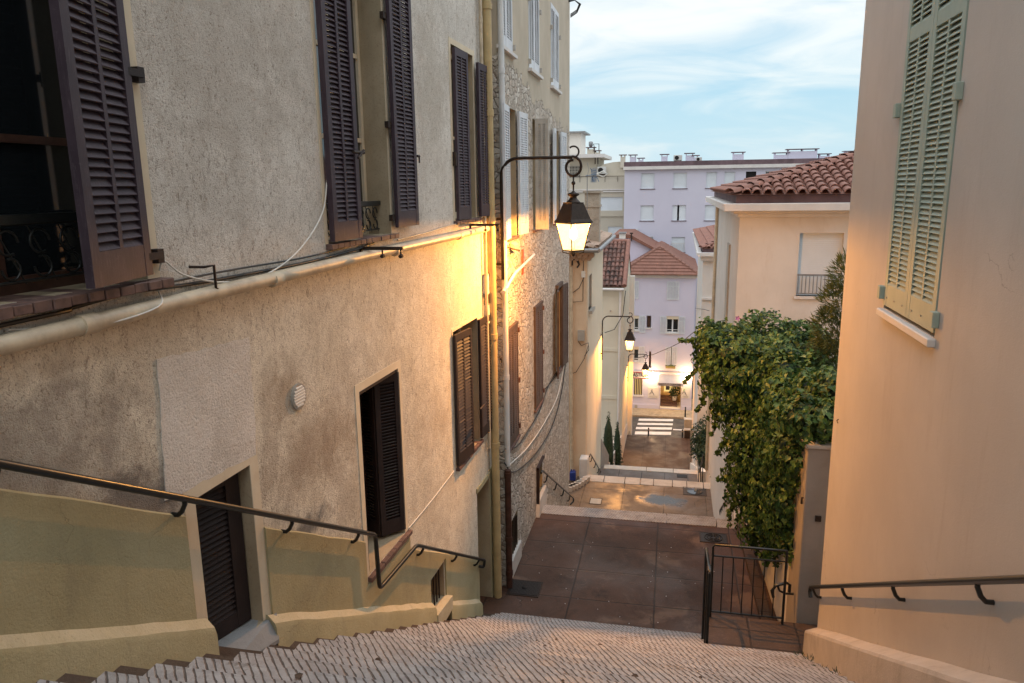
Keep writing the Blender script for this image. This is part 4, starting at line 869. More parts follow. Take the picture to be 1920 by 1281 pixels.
for e in ES: 
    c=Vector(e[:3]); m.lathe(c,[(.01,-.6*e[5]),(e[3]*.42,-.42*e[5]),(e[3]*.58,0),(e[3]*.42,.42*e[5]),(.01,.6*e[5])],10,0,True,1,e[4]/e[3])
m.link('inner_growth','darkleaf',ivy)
# twigs and tendrils with leaves
m=MB(); tl=[]; rnd=random.Random(11)
for (px,py,y,dx,dz) in [(1320,600,13.6,-.35,.25),(1310,640,13.7,-.4,.0),(1312,690,13.6,-.35,-.3),(1330,730,13.4,-.3,-.4),(1350,770,13.2,-.25,-.45),(1395,572,14,-.1,.35),(1420,565,14,.12,.3),(1470,575,14,.1,.32),(1345,590,13.8,-.2,.3),(1360,830,13,-.22,-.3),(1365,890,12.9,-.2,-.3),(1375,950,12.8,-.15,-.35),(1440,1035,11,-.05,-.2),(1520,590,13.6,.2,.2),(1480,1030,10.3,.0,-.2),(1380,580,13.9,.05,.3)]:
    if dz>.05: continue
    p=yp(px,py,y); q=[p]; 
    for k in range(5): dz=min(dz,.18); p=p+Vector((dx/7+rnd.gauss(0,.02),rnd.gauss(0,.03),dz/5+rnd.gauss(0,.02))); q.append(p); tl+=[(p.x,p.y,p.z,.035,.035,.035)]*1
    m.tube(q,.006,5,r2=.002)
m.link('stems','bark',ivy)
leafset(tl,420,.07,(.5,.2),5,inner=1).link('tendril_leaves','ivy',ivy)
m=MB()
for px,py,y in ((1554,701,10.5),(1524,746,10.2),(1468,762,10.9),(1380,590,13.4)):
    p=yp(px,py,y)-Vector((0,.35,0)); 
    for k in range(5): a=k*1.257; m.add([p,p+Vector((.03*math.cos(a-.5),-.01,.03*math.sin(a-.5))),p+Vector((.05*math.cos(a),-.02,.05*math.sin(a))),p+Vector((.03*math.cos(a+.5),-.01,.03*math.sin(a+.5)))],[(0,1,2,3)])
m.link('blossoms','flower',ivy)
sh=thing('shrub','tall narrow leaved shrub rising behind the peach house above the ivy','shrub',(3.,12.5,-4))
ES2=[E(1592,520,12.6,.22,.3,.35),E(1585,570,12.6,.30,.4,.35),E(1578,620,12.6,.36,.4,.38),E(1580,670,12.6,.40,.4,.4),E(1548,592,12.4,.10,.1,.06)]
leafset(ES2,6500,.055,(.35,.25),9,'narrow',inner=.6).link('foliage','bamboo',sh); MB().tube([(3.,12.6,-4.),(2.95,12.6,-2.6),(3.,12.6,-1.6)],.025,6,r2=.008).link('stem','bark',sh)
# cypresses
for i,(px,py,y,rx,hh,l) in enumerate(((1141,775,33.5,.34,3.0,'taller left cypress shrub against the pale green house'),(1158,790,36.5,.26,3.0,'slimmer right cypress shrub beside the stairs'))):
    tp=yp(px,py,y); t=thing('cypress',l,'shrub',(tp.x,tp.y,tp.z-hh),'two cypress shrubs'); es=[(tp.x,tp.y,tp.z-.35-k*.42,rx*(.25+.75*min(1,(k+.3)/4)),rx*(.25+.75*min(1,(k+.3)/4)),.42) for k in range(int(hh/.42))]
    leafset(es,2600,.06,(.4,.25),20+i,'plain',inner=.5).link('foliage','darkleaf',t); m=MB(); 
    m.lathe((tp.x,tp.y,0),[(rx*.7,tp.z-hh),(rx*.75,tp.z-hh*.6),(rx*.5,tp.z-hh*.25),(.02,tp.z-.2)],8); m.link('inner_growth','darkleaf',t); MB().tube([(tp.x,tp.y,tp.z-hh-.6),(tp.x,tp.y,tp.z-hh+.3)],.05,6).link('trunk','bark',t)
bu=thing('bush','dark bush growing over the low wall at the right end of the lower stairs','bush',(1.5,33,-14))
leafset([E(1312,815,31.5,.34,.5,.5),E(1322,800,31.5,.34,.5,.4),E(1312,840,31.5,.34,.5,.55),E(1322,850,30.8,.34,.5,.6),E(1305,835,32,.24,.4,.45)],3600,.075,(.4,.25),31,'plain',inner=.5).link('foliage','darkleaf',bu)
m=MB(); m.lathe(yp(1318,830,31.6),[(.1,-1.2),(.28,-.5),(.28,.3),(.05,.6)],8); m.link('inner_growth','darkleaf',bu)
# ================================================================= TILE ROOFS
def tiles(P0,u,v,W,Hh,inside,sp=.22,row=.36,r=.085,mat='tile',parent=None,name='roof_tiles',seg=5):
    P0,u,v=Vector(P0),Vector(u).normalized(),Vector(v).normalized(); n=u.cross(v).normalized()
    if n.z<0: n=-n
    m=MB()
    for i in range(int(W/sp)+1):
        for j in range(int(Hh/row)+1):
            a=(i+.5)*sp; b=j*row
            if not inside(a,b+row*.5): continue
            r0=r*random.uniform(.97,1.04); r1=r0*.82; l=row*1.12; dy=random.uniform(-.01,.01); base=P0+u*(a+dy)+v*b; vs=[];fs=[]
            for q,(rr,bb,hh) in enumerate(((r0,0,.030),(r1,l,.0))):
                for k in range(seg+1): t=math.pi*k/seg; vs.append(base+v*bb+u*(rr*math.cos(t))+n*(hh+rr*.85*math.sin(t)))
            for k in range(seg): fs.append((k,k+1,seg+2+k,seg+1+k))
            m.add(vs,fs,True)
            # thickness lip
            vs2=[]
            for k in range(seg+1): t=math.pi*k/seg; vs2.append(base+u*(r0*math.cos(t))+n*(.03+r0*.85*math.sin(t))); vs2.append(base+u*((r0-.018)*math.cos(t))+n*(.03+(r0-.018)*.85*math.sin(t)-.004))
            m.add(vs2,[(2*k,2*k+1,2*k+3,2*k+2) for k in range(seg)])
    return m.link(name,mat,parent)
def flatrows(P0,u,v,W,Hh,k,row,mat,parent):
    P0,u,v=Vector(P0),Vector(u).normalized(),Vector(v).normalized(); n=u.cross(v).normalized(); n=n if n.z>0 else -n; m=MB()
    for j in range(int(Hh/row)):
        b0,b1=j*row,(j+1)*row; l0,r0=b0/k,W-b0/k; 
        c=l0
        while c<r0-.05:
            c1=min(c+.25,r0); q=random.uniform(0,.012); A=P0+u*c+v*b0; B=P0+u*(c1-.012)+v*b0; C=P0+u*min(c1-.012,W-b1/k)+v*b1; D=P0+u*max(c,b1/k)+v*b1
            m.add([A+n*(.05+q),B+n*(.05+q),C+n*.012,D+n*.012,A,B],[(0,1,2,3),(4,5,1,0)]); c+=.25
    return m.link('roof_tiles',mat,parent)
def hiproof(par,x0,x1,y0,y1,z,slope,sp,row,r,mat,under='tileflat',which='FL',fascia=True):
    "hip roof; F: face toward -y, L: toward -x, Rr: toward +x"
    W=x1-x0; D=y1-y0; hw=min(W,D)/2; zt=z+slope*hw
    a,b,c,d=(x0,y0,z),(x1,y0,z),(x1,y1,z),(x0,y1,z)
    if W<=D: e,f=(x0+hw,y0+hw,zt),(x0+hw,y1-hw,zt)
    else: e,f=(x0+hw,y0+hw,zt),(x1-hw,y0+hw,zt)
    m=MB()
    if W<=D: m.add([a,b,c,d,e,f],[(0,1,4),(1,2,5,4),(2,3,5),(3,0,4,5),(3,2,1,0)])
    else: m.add([a,b,c,d,e,f],[(0,1,5,4),(1,2,5),(2,3,4,5),(3,0,4),(3,2,1,0)])
    o=m.link('roof',under,par); k=math.sqrt(1+slope*slope)
    if 'P' in which:
        flatrows((x0,y0,z+.01),(1,0,0),(0,1,slope),W,hw*k,k,row,mat,o); flatrows((x1,y0,z+.01),(0,1,0),(-1,0,slope),D,hw*k,k,row,mat,o)
    if 'F' in which: tiles((x0,y0,z+.01),(1,0,0),(0,1,slope),W,hw*k,lambda p,q:(q/k<=p and q/k<=W-p),sp,row,r,mat,o)
    if 'L' in which: tiles((x0,y0,z+.01),(0,1,0),(1,0,slope),D,hw*k,lambda p,q:(q/k<=p and q/k<=D-p),sp,row,r,mat,o)
    if 'R' in which: tiles((x1,y0,z+.01),(0,1,0),(-1,0,slope),D,hw*k,lambda p,q:(q/k<=p and q/k<=D-p),sp,row,r,mat,o)
    # hip caps
    def cap(A,B):
        A,B=Vector(A),Vector(B); L_=(B-A).length; dr=(B-A).normalized(); sd=dr.cross(Vector((0,0,1))).normalized(); up=sd.cross(dr); m=MB(); n=int(L_/(row*1.0)); 
        for i in range(n):
            p=A+dr*(i*L_/n); vs=[]
            for (rr,bb,hh) in ((r*1.25,0,.05),(r*1.0,row*1.1,.03)):
                for k2 in range(6): t=math.pi*k2/5; vs.append(p+dr*bb+sd*(rr*math.cos(t))+up*(hh+rr*.8*math.sin(t)))
            m.add(vs,[(k2,k2+1,7+k2,6+k2) for k2 in range(5)],True)
        m.link('hip_tiles',mat,o)
    cap(a,e); 
    if W<=D: cap(b,e)
    return o
# ---------------- R1
R1=thing('villa','cream villa with roller shutter window and terracotta roof behind the ivy','house',(4,21,-9))
F1=Fr(0,17,1,0,1); F1.n=(0,-1)
xa,xb=1.43,9.5
ra=yp(1500,437,17); rb_=yp(1583,437,17); rc=yp(1494,555,17)
WH=(ra.x,rb_.x,rc.z,ra.z)
wall(F1,xa,xb,-10.4,-.62,[WH],.15,9,'cream',R1,'wall','cream')
o=MB(); zz=WH[2]
while zz<WH[3]: o.fbox(F1,WH[0],WH[1],zz,zz+.042,-.15,-.128); zz+=.045
o=o.link('roller_shutter','roller',R1); MB().fbox(F1,WH[0]-.05,WH[1]+.05,WH[2]-.06,WH[2],-.15,.05).link('sill','trim',o)
m=MB(); zr_=yp(1494,515,17).z; m.fbox(F1,WH[0],WH[1],zr_-.02,zr_+.015,.02,.05); m.fbox(F1,WH[0],WH[1],WH[2]+.05,WH[2]+.07,.02,.05)
for i in range(12): a=WH[0]+.02+(WH[1]-WH[0]-.04)*i/11; m.fbox(F1,a-.007,a+.007,WH[2]+.05,zr_,.03,.044)
m.link('guard_rail','zinc',o)
# cornice profile: two steps and open gutter
m=MB(); m.box(xa-.05,xb,16.93,26,-.74,-.66); m.box(xa-.15,xb,16.83,26.1,-.66,-.60); m.link('cornice','trim',R1,bevel=.01)
m=MB(); m.box(xa-.36,xb,16.62,16.90,-.60,-.44); m.box(xa-.36,xa-.05,16.90,26.2,-.60,-.44); m.link('gutter','trim',R1,bevel=.01)
m=MB(); m.box(xa-.10,xb,16.90,26,-.60,-.27); m.link('fascia','parapet',R1)
m=MB(); s_=Fr(xa,0,0,1,-1); a=s_.hit(1356,440); b=s_.hit(1363,560); 
m.fbox(s_,19.2,19.9,-5.2,-1.5,.0,.04); m.link('recessed_shutter','boxgrey',R1)
m=MB(); m.tube([(xa-.06,24.6,-.7),(xa-.06,24.6,-9.5)],.05,8); m.link('downpipe','pipecream',R1)
hiproof(R1,xa-.25,xb,16.75,25.5,-.26,.27,.225,.33,.098,'tile','tileflat','FL')
# ---------------- R2
R2=thing('villa','farther pale villa with a terracotta hip roof seen past the cream villa','house',(4,40,-14))
F2=Fr(0,32.6,1,0,1); F2.n=(0,-1)
m=MB(); m.prism([(1.33,32.6,-16.6),(7,32.6,-16.6),(7,46,-16.6),(1.58,46,-16.6)],(0,0,13.6)); m.link('wall','cream',R2)
m=MB(); m.prism([(1.22,32.4,-3.2),(7,32.4,-3.2),(7,46,-3.2),(1.45,46,-3.2)],(0,0,.2)); m.prism([(1.05,32.2,-3.0),(7,32.2,-3.0),(7,32.45,-3.0),(1.05,32.45,-3.0)],(0,0,.14)); m.prism([(1.05,32.45,-3.0),(1.25,32.45,-3.0),(1.4,46,-3.0),(1.2,46,-3.0)],(0,0,.14)); m.link('cornice','trim',R2)
m=MB(); m.box(1.3,7,32.55,45,-3.0,-2.72); m.link('fascia','parapet',R2)
hiproof(R2,1.2,7,32.45,45,-2.70,.27,.225,.36,.09,'tile','tileflat','FL')
q=yp(1338,560,32.5); m=MB(); m.box(1.33,2.2,32.5,32.62,q.z-.06,q.z+.04); m.link('string_course','trim',R2)
m=MB(); m.tube([xp(1303,578,1.42),yp(1318,580,31),yp(1330,583,30)],.012,5); m.link('cable','blackrub',R2)
# low wall right of lower flights
LW=thing('low_wall','pale low wall with a sloping top beside the lower stairs at right','wall',(1.4,30,-12))
m=MB(); m.add([(1.28,26,-13),(1.55,26,-13),(1.55,38,-17),(1.28,38,-17),(1.28,26,-10.1),(1.55,26,-10.1),(1.55,38,-14.3),(1.28,38,-14.3)],[(3,2,1,0),(4,5,6,7),(0,1,5,4),(1,2,6,5),(2,3,7,6),(3,0,4,7)]); m.link('wall','white',LW)
rail('black handrail leaning down the pale low wall at right of the lower stairs',[(1.24,24.2,-8.8),(1.24,27.2,-10.6),(1.24,28.5,-10.6)],[(1.24,24.8,-9.1),(1.24,26.4,-10.1)],.022,off=.15,drop=.2,tow=(1,0,0))
m=MB(); 
for y,z in ((24.3,-8.85),(25.6,-9.65),(27.0,-10.5)): m.tube([(1.24,y,z),(1.24,y,z-1.3)],.018,6)
m.tube([(1.24,24.3,-8.95),(1.24,27.0,-10.6)],.014,6)
m.tube([(1.24,24.3,-9.9),(1.24,27.0,-11.55)],.014,6)
one('railing',m,'metal','thin black railing posts beside the low wall at right','railing',(1.24,25,-10))
# planter
c=zp(1341,912,-9.5); t=thing('planter','square terracotta planter with a small plant at the right edge of the lower landing','planter',(c.x,c.y,-9.5))
m=MB(); m.hexa([(c.x-.11,c.y-.11,-9.5),(c.x+.11,c.y-.11,-9.5),(c.x+.11,c.y+.11,-9.5),(c.x-.11,c.y+.11,-9.5),(c.x-.14,c.y-.14,-9.22),(c.x+.14,c.y-.14,-9.22),(c.x+.14,c.y+.14,-9.22),(c.x-.14,c.y+.14,-9.22)]); m.link('pot','terra',t); leafset([(c.x-.03,c.y,-9.16,.13,.12,.09)],160,.05,(.5,.2),41,'plain',inner=1).link('plant','ivy',t)
# ================================================================= BUILDING A
A=thing('cream_house','narrow cream house with rough peach front and old chimney past the stone house','house',(-4,26,-10))
FA=Fr(0,23.8,1,0,1); FA.n=(0,-1)
wall(FA,-8,-2.62,-10.4,-2.15,[],.1,.4,'A',A,'wall')
AS=Fr(-2.62,0,0,1)
q0=AS.hit(1111,520); q1=AS.hit(1117,575)
wall(AS,24.202,29.5,-12.9,-2.15,[(24.4,25.3,-4.1,-2.95)],.12,5.3,'Aside',A,'side_wall','boxgrey')
m=MB(); m.fbox(AS,24.35,25.4,-4.2,-4.1,-.1,.12); m.link('window_sill','boxgrey',A); MB().fbox(AS,24.4,25.3,-4.1,-2.95,-.10,-.07).link('window','boxgrey',A)
m=MB()
for row in range(3):
    for i in range(26): 
        x=-7.3+i*.19+.09*(row%2); y=23.8-.1*(row+1); 
        if x>-2.5+.05*row: continue
        m.tube([(x,23.85,-2.30+row*.10),(x,y,-2.30+row*.10)],.085,8)
m.link('eave_tiles','tilepale',A)
m=MB(); m.prism([(-8,23.45,-2.06),(-2.28,23.45,-2.06),(-2.28,29.9,-2.06),(-8,29.9,-2.06)],(0,0,.06)); m.link('eave_board','boxgrey',A)
m=MB(); m.tube([(-8,23.38,-2.02),(-2.22,23.38,-2.02)],.07,8); m.tube([(-2.22,23.38,-2.02),(-2.22,29.95,-2.02)],.07,8); m.link('gutter','zinc',A)
hiproof(A,-8,-2.30,23.45,29.9,-1.99,.32,.24,.38,.10,'tilepale','tilepale','FR')
c=yp(1111,405,25.0); ch=MB(); ch.box(c.x-.24,c.x+.24,24.8,25.3,-1.9,yp(1111,362,25).z); ch=ch.link('chimney','stonechim',A); zc=yp(1111,362,25).z
m=MB(); m.box(c.x-.30,c.x+.30,24.74,25.36,zc,zc+.07); m.link('chimney_cap','stonechim',ch); MB().box(c.x-.27,c.x+.27,24.77,25.33,zc-.45,zc-.38).link('chimney_band','stonechim',ch)
m=MB(); m.tube([yp(1071,500,23.74),yp(1072,905,23.74)],.055,10); m.link('downpipe','pipecream',A)
m=MB(); q=yp(1094,514,23.8); m.box(q.x-.06,q.x+.06,23.72,23.8,q.z-.1,q.z+.1); m.link('junction_box','boxwhite',A)
q=yp(1090,628,23.8); m=MB(); m.box(q.x-.11,q.x+.11,23.7,23.8,q.z-.18,q.z+.16); m.link('meter_box','boxgrey',A)
for pts_,rr_ in ((((1103,477),(1094,486),(1093,565),(1070,567)),.012),(((1070,552),(1086,540),(1095,520),(1097,512),(1094,508)),.012),(((1073,498),(1073,488),(1080,486),(1086,496),(1082,502)),.03),(((1068,480),(1082,482),(1086,496)),.025),(((1084,640),(1090,648),(1103,643),(1104,656),(1096,668)),.012),(((1103,648),(1096,672),(1080,698),(1069,702)),.010)):
    MB().tube([yp(*t,23.76) for t in pts_],rr_,6).link('cable','blackrub',A)

m=MB(); a=yp(1088,856,23.6); b=yp(1103,893,23.6); m.box(a.x,b.x,23.35,23.8,-9.6,a.z); m.link('meter_plinth','cream',A,bevel=.02)
# curved kerb stones and yard left of lower landing
m=MB()
for k in range(7):
    a=zp(1066+k*5.5,914-k*(1.2+.25*k),-9.4); m.obox((a.x-.12,a.y-.1,-9.6),(.24,.05*k/2,0),(0,.2,0),(0,0,.24))
struct('kerb_stones',m,'edge')
c=zp(1077,889,-9.4); t=thing('jerrycan','blue plastic jerrycan on the ground at the foot of the cream house','can',(c.x,c.y-.3,-9.45))
m=MB(); m.box(c.x-.1,c.x+.1,c.y-.5,c.y-.3,-9.45,-9.14); m.link('body','blue',t,bevel=.03); m=MB(); m.tube([(c.x-.05,c.y-.4,-9.14),(c.x-.05,c.y-.4,-9.08)],.025,8); m.tube([(c.x+.0,c.y-.4,-9.14),(c.x+.02,c.y-.4,-9.09),(c.x+.07,c.y-.4,-9.09),(c.x+.08,c.y-.4,-9.14)],.012,6); m.link('cap_and_handle','blue',t)
# ================================================================= BUILDING B
B=thing('pale_house','pale green gabled house with mossy tile roof beside the second lamp','house',(-4,43,-16))
m=MB(); zb=-16.6
x1=-2.46; prof=[(41,zb),(46.9,zb),(46.9,-5.35),(44,-3.35),(41,-5.35)]
m.prism([(x1,y,z) for y,z in prof],(-3.6,0,0)); m.link('wall','B',B)
for z in (yp(1150,656,41).z,yp(1150,745,41).z): MB().box(-5,x1-.25,40.95,41.01,z-.09,z+.09).link('string_course','B',B)
sl_=2.0/3; m=MB(); m.add([(-6.2,40.75,-5.5),(x1+.05,40.75,-5.5),(x1+.05,44,-3.3),(-6.2,44,-3.3),(x1+.05,47.2,-5.5),(-6.2,47.2,-5.5)],[(0,1,2,3),(3,2,4,5)]); ro=m.link('roof','tileold',B)
tiles((-5.4,40.72,-5.46),(1,0,0),(0,3.28,2.2),5.4+x1+.06,3.93,lambda p,q:True,.235,.40,.105,'tileold',ro)
m=MB(); m.tube([(x1+.02,40.7+3.3*k/8,-5.42+2.2*k/8) for k in range(9)],.13,8); m.link('verge_tiles','tile',ro)
m=MB(); m.tube([(-6,44,-3.25),(x1+.05,44,-3.25)],.12,8); m.link('ridge_tiles','tile',ro)
m=MB(); m.tube([(-6,40.66,-5.62),(x1+.0,40.66,-5.62)],.08,8); m.tube([(x1-.2,40.8,-5.65),(x1-.2,40.8,-15.5)],.07,8); m.link('gutter','trim',B)
m=MB(); m.box(x1-.02,x1+.29,46.6,47,zb,-5.6); m.link('pilaster','white',B)
m=MB(); a=yp(1145,583,41); m.tube([(a.x,40.9,a.z),(a.x,41,a.z)],.05,8); m.link('vent','boxgrey',B)
m=MB(); m.tube([yp(1173,545,40.7),yp(1168,590,40.7),yp(1152,618,40.7),yp(1134,624,40.7)],.02,5); m.link('cable','blackrub',B)
# low walls left of lower flights
LW2=thing('low_wall','warm lit low wall with sloping top on the left of the lowest path','wall',(-2.6,38,-15))
m=MB(); m.add([(-2.85,33,-16.6),(-2.52,33,-16.6),(-2.42,46,-16.6),(-2.75,46,-16.6),(-2.85,33,-12.7),(-2.52,33,-12.7),(-2.42,46,-14.9),(-2.75,46,-14.9)],[(3,2,1,0),(4,5,6,7),(0,1,5,4),(1,2,6,5),(2,3,7,6),(3,0,4,7)]); m.link('wall','cream',LW2)
LW3=thing('garden_fence_wall','cream rounded wall end beside the cypresses','wall',(-2.7,30,-12))
m=MB(); m.add([(-2.9,29.5,-16.6),(-2.6,29.5,-16.6),(-2.55,33,-16.6),(-2.85,33,-16.6),(-2.9,29.5,-10.3),(-2.6,29.5,-10.3),(-2.55,33,-12.3),(-2.85,33,-12.3)],[(3,2,1,0),(4,5,6,7),(0,1,5,4),(1,2,6,5),(2,3,7,6),(3,0,4,7)]); m.link('wall','grey_pillar',LW3)
# ================================================================= PINK INSTITUTE
PK=thing('pink_institute','pink facade with lit entrance, awning and sign across the road','building',(-1,54,-16))
FP=Fr(0,53,1,0,1); FP.n=(0,-1)
def pr(x0,y0,x1,y1,Y=53): a=yp(x0,y0,Y); b=yp(x1,y1,Y); return (a.x,b.x,b.z,a.z)
Hs=[pr(1189,592,1197.5,620),pr(1213,592,1220.5,615),pr(1250,593,1272,625),pr(1188,650,1197.5,678),pr(1217,659,1220.5,690),pr(1189,710,1204,741),pr(1238.5,722,1276,767)]
# one level per floor: snap
wall(FP,-6.0,1.72,-16.6,-6.45,[h if i!=6 else h+(1.8,) for i,h in enumerate(Hs)],.18,8,'pink',PK,'wall','white')
m=MB(); m.fbox(FP,-6.1,1.82,-6.45,-6.25,-.1,.12); m.link('cornice','trim',PK)
hiproof(PK,-3.6,1.95,52.6,64,-6.22,.62,.30,.36,.07,'tileflat','tileflat','P')
def pshut(px0,py0,px1,py1,par=PK): 
    h=pr(px0,py0,px1,py1); m=MB(); a0,a1,z0,z1=h; m.fbox(FP,a0,a0+.05,z0,z1,.02,.06); m.fbox(FP,a1-.05,a1,z0,z1,.02,.06); c=(a0+a1)/2; m.fbox(FP,c-.02,c+.02,z0+.06,z1-.06,.02,.058)
    for z in (z0,z1-.06,z0+(z1-z0)*.72): m.fbox(FP,a0+.05,a1-.05,z,z+.06,.02,.058)
    k=int((z1-z0)/.07)
    for i in range(k): zz=z0+.06+(z1-z0-.12)*i/k; m.fbox(FP,a0+.05,a1-.05,zz,zz+.035,.025,.045)
    return m.link('shutter','whitewood',par)
for q in ((1199,592,1210,624),(1238,593,1249,625.5),(1273,593.5,1284,626),(1198,649,1208,682),(1248,650,1257.5,684),(1260,650,1269,684),(1190,527,1197,560),(1251,528,1262,562),(1262.5,528,1273,562)): pshut(*q)
for i,h in enumerate(Hs[:5]):
    if i in (1,4): MB().fbox(FP,h[0]+.05,h[1]-.05,h[2]+.04,h[3]-.04,-.18,-.14).link('window','winframe',PK)
    else:
        o=win(FP,PK,*h,.12,2 if i==2 else 1,'whiteframe',(.18,)); 
        m=MB(); m.fbox(FP,h[0],h[1],h[3]-.22,h[3],-.11,-.05); m.link('roller_box','surround',o)
    m=MB(); m.fbox(FP,h[0]-.06,h[1]+.06,h[2]-.06,h[2]-.003,.001,.08); m.link('sill','trim',PK)
q=pr(1257.5,650,1260,684); MB().fbox(FP,q[0],q[1],q[2],q[3],.002,.03).link('window','dark',PK)
q=pr(1187,697,1300,699.5); MB().fbox(FP,-6,1.72,q[2],q[3],.001,.10).link('ledge','trim',PK)
q=pr(1187,757,1300,770); MB().fbox(FP,-6,Hs[6][0]-.05,-16.3,q[3],.001,.05).link('base_course','pink',PK); MB().fbox(FP,Hs[6][1]+.05,1.72,-16.3,q[3],.001,.05).link('base_course','pink',PK)
# barred window, warm inside
h=Hs[5]; o=MB(); o.fbox(FP,*h,-.18,-.15); o=o.link('window',emis('warm_window',(1,.62,.22),.75),PK); m=MB()
for i in range(5): a=h[0]+.05+(h[1]-h[0]-.10)*i/4; m.fbox(FP,a-.035,a+.035,h[2],h[3],-.06,-.02)
m.link('window_bars','iron',o); m=MB(); m.fbox(FP,h[0]-.12,h[1]+.1,h[2]-.12,h[2]-.003,.001,.06); m.link('sill','trim',o)
# entrance recess
h=Hs[6]; en=thing('x','','',(0,0,0)); bpy.data.objects.remove(en)
o=MB(); o.fbox(FP,h[0],h[1],h[2],h[3],-1.82,-1.80); o=o.link('entrance_hall',plain('hall_wall',(.60,.45,.24),.8),PK)
m=MB(); q=h[0]+(h[1]-h[0])*.02
for i in range(4): m.fbox(FP,h[0]+.02,h[1]-.25,h[2]+.01,h[2]+.12+.13*i,-1.79+.0,-.5-.32*i)
m.link('steps','brick',o)
a=h[0]+.25; m=MB(); m.fbox(FP,a,a+.52,h[3]-.95,h[3]-.20,-1.80,-1.76); m.link('picture_frame',emis('picture_border_glow',(1,.70,.25),1.1),o); m=MB(); m.fbox(FP,a+.12,a+.40,h[3]-.82,h[3]-.45,-1.76,-1.74); m.link('picture','ink',o)  # frame is no lamp: the light on it is put in as emission
leafset([(h[1]-.42,53.7,h[3]-.55,.36,.3,.42),(h[1]-.6,53.7,h[3]-.8,.2,.2,.3)],500,.10,(.4,.2),51,'plain',inner=.6).link('potted_tree','darkleaf',o)
m=MB(); m.lathe((h[1]-.45,53.8,0),[(.14,h[2]+.4),(.18,h[2]+.75)],10); m.link('plant_pot','trim',o)
li=bpy.data.lights.new('hall_light','POINT'); li.energy=25; li.color=(1,.62,.28); li.shadow_soft_size=.1; lo=bpy.data.objects.new('hall_light',li); COL.objects.link(lo); lo.parent=o; lo.location=(h[0]+.8-PK.location.x+.0,53.8-PK.location.y,h[3]-.15-PK.location.z)
# wall lamps
for px in (1221,1288):
    a=yp(px,706,52.85); m=MB(); m.tube([(a.x,53,a.z),(a.x,52.86,a.z),(a.x,52.80,a.z+.05)],.02,6); m.lathe((a.x,52.78,a.z+.03),[(.03,-.03),(.06,.0),(.05,.04),(.02,.06)],10); s=m.link('wall_lamp','iron',PK)
    m=MB(); m.lathe((a.x,52.78,a.z+.095),[(.01,0),(.05,.02),(.01,.05)],8); m.link('bulb',emis('white_bulb',(1,.9,.7),30),s)
    li=bpy.data.lights.new('wall_light','POINT'); li.energy=130; li.color=(1,.66,.34); li.shadow_soft_size=.05; lo=bpy.data.objects.new('wall_light',li); COL.objects.link(lo); lo.parent=s; lo.location=(a.x-PK.location.x,52.62-PK.location.y,a.z+.02-PK.location.z)
# awning and its lettering
a=yp(1233,722,52.2); b=yp(1281,722,52.2); tp=yp(1237,702,53).z
aw=thing('awning','grey cloth awning with lettering over the institute entrance','awning',((a.x+b.x)/2,52.9,a.z))
zA=a.z+.16; m=MB(); m.add([(a.x+.1,52.98,tp),(b.x-.1,52.98,tp),(b.x,52.25,zA),(a.x,52.25,zA),(a.x+.1,52.98,tp-.04),(b.x-.1,52.98,tp-.04),(b.x,52.25,zA-.03),(a.x,52.25,zA-.03)],[(0,1,2,3),(7,6,5,4),(0,3,7,4),(1,5,6,2)]); m.link('canopy','awning',aw)
m=MB(); m.box(a.x,b.x,52.24,52.255,zA-.22,zA); m.link('valance','awning',aw)
def text(s,loc,h,width,mat,parent,rot=(R(90),0,0),bold=0):
    cu=bpy.data.curves.new('t','FONT'); cu.body=s; cu.size=1; cu.extrude=.02; cu.offset=bold; ob=bpy.data.objects.new('t',cu); COL.objects.link(ob)
    bpy.context.view_layer.update(); dg=bpy.context.evaluated_depsgraph_get(); me=bpy.data.meshes.new_from_object(ob.evaluated_get(dg)); bpy.data.objects.remove(ob)
    xs=[v.co.x for v in me.vertices]; ys=[v.co.y for v in me.vertices]; w0,h0=max(xs)-min(xs),max(ys)-min(ys); x0,y0=min(xs),min(ys)
    for v in me.vertices: v.co=Vector(((v.co.x-x0)/w0*width,v.co.z*.4,(v.co.y-y0)/h0*h))
    me.materials.clear(); me.materials.append(M[mat]); o=bpy.data.objects.new('lettering',me); COL.objects.link(o); o.parent=parent; o.location=Vector(loc)-parent.location; return o
text('INSTITUT CORPOREL',(a.x+.12,52.225,zA-.19),.16,(b.x-a.x)-.24,'ink',aw)
# sign
q=pr(1179,697.5,1220,709.5,52.9); sg=thing('shop_sign','white shop sign with red edges and dark capitals left of the wall lamp','sign',(q[0],52.9,q[2]))
m=MB(); m.box(q[0],q[1],52.9,52.96,q[2],q[3]); m.link('board','signwhite',sg); m=MB(); m.box(q[0],q[1],52.885,52.9,q[3]-.02,q[3]+.02); m.box(q[0],q[1],52.885,52.9,q[2]-.02,q[2]+.02); m.link('edging','signred',sg)
a0=yp(1182.5,707,52.9); a1=yp(1216,707,52.9); text('BASTION',(a0.x,52.885,q[2]+.08),.31,a1.x-a0.x,'ink',sg,bold=.015)
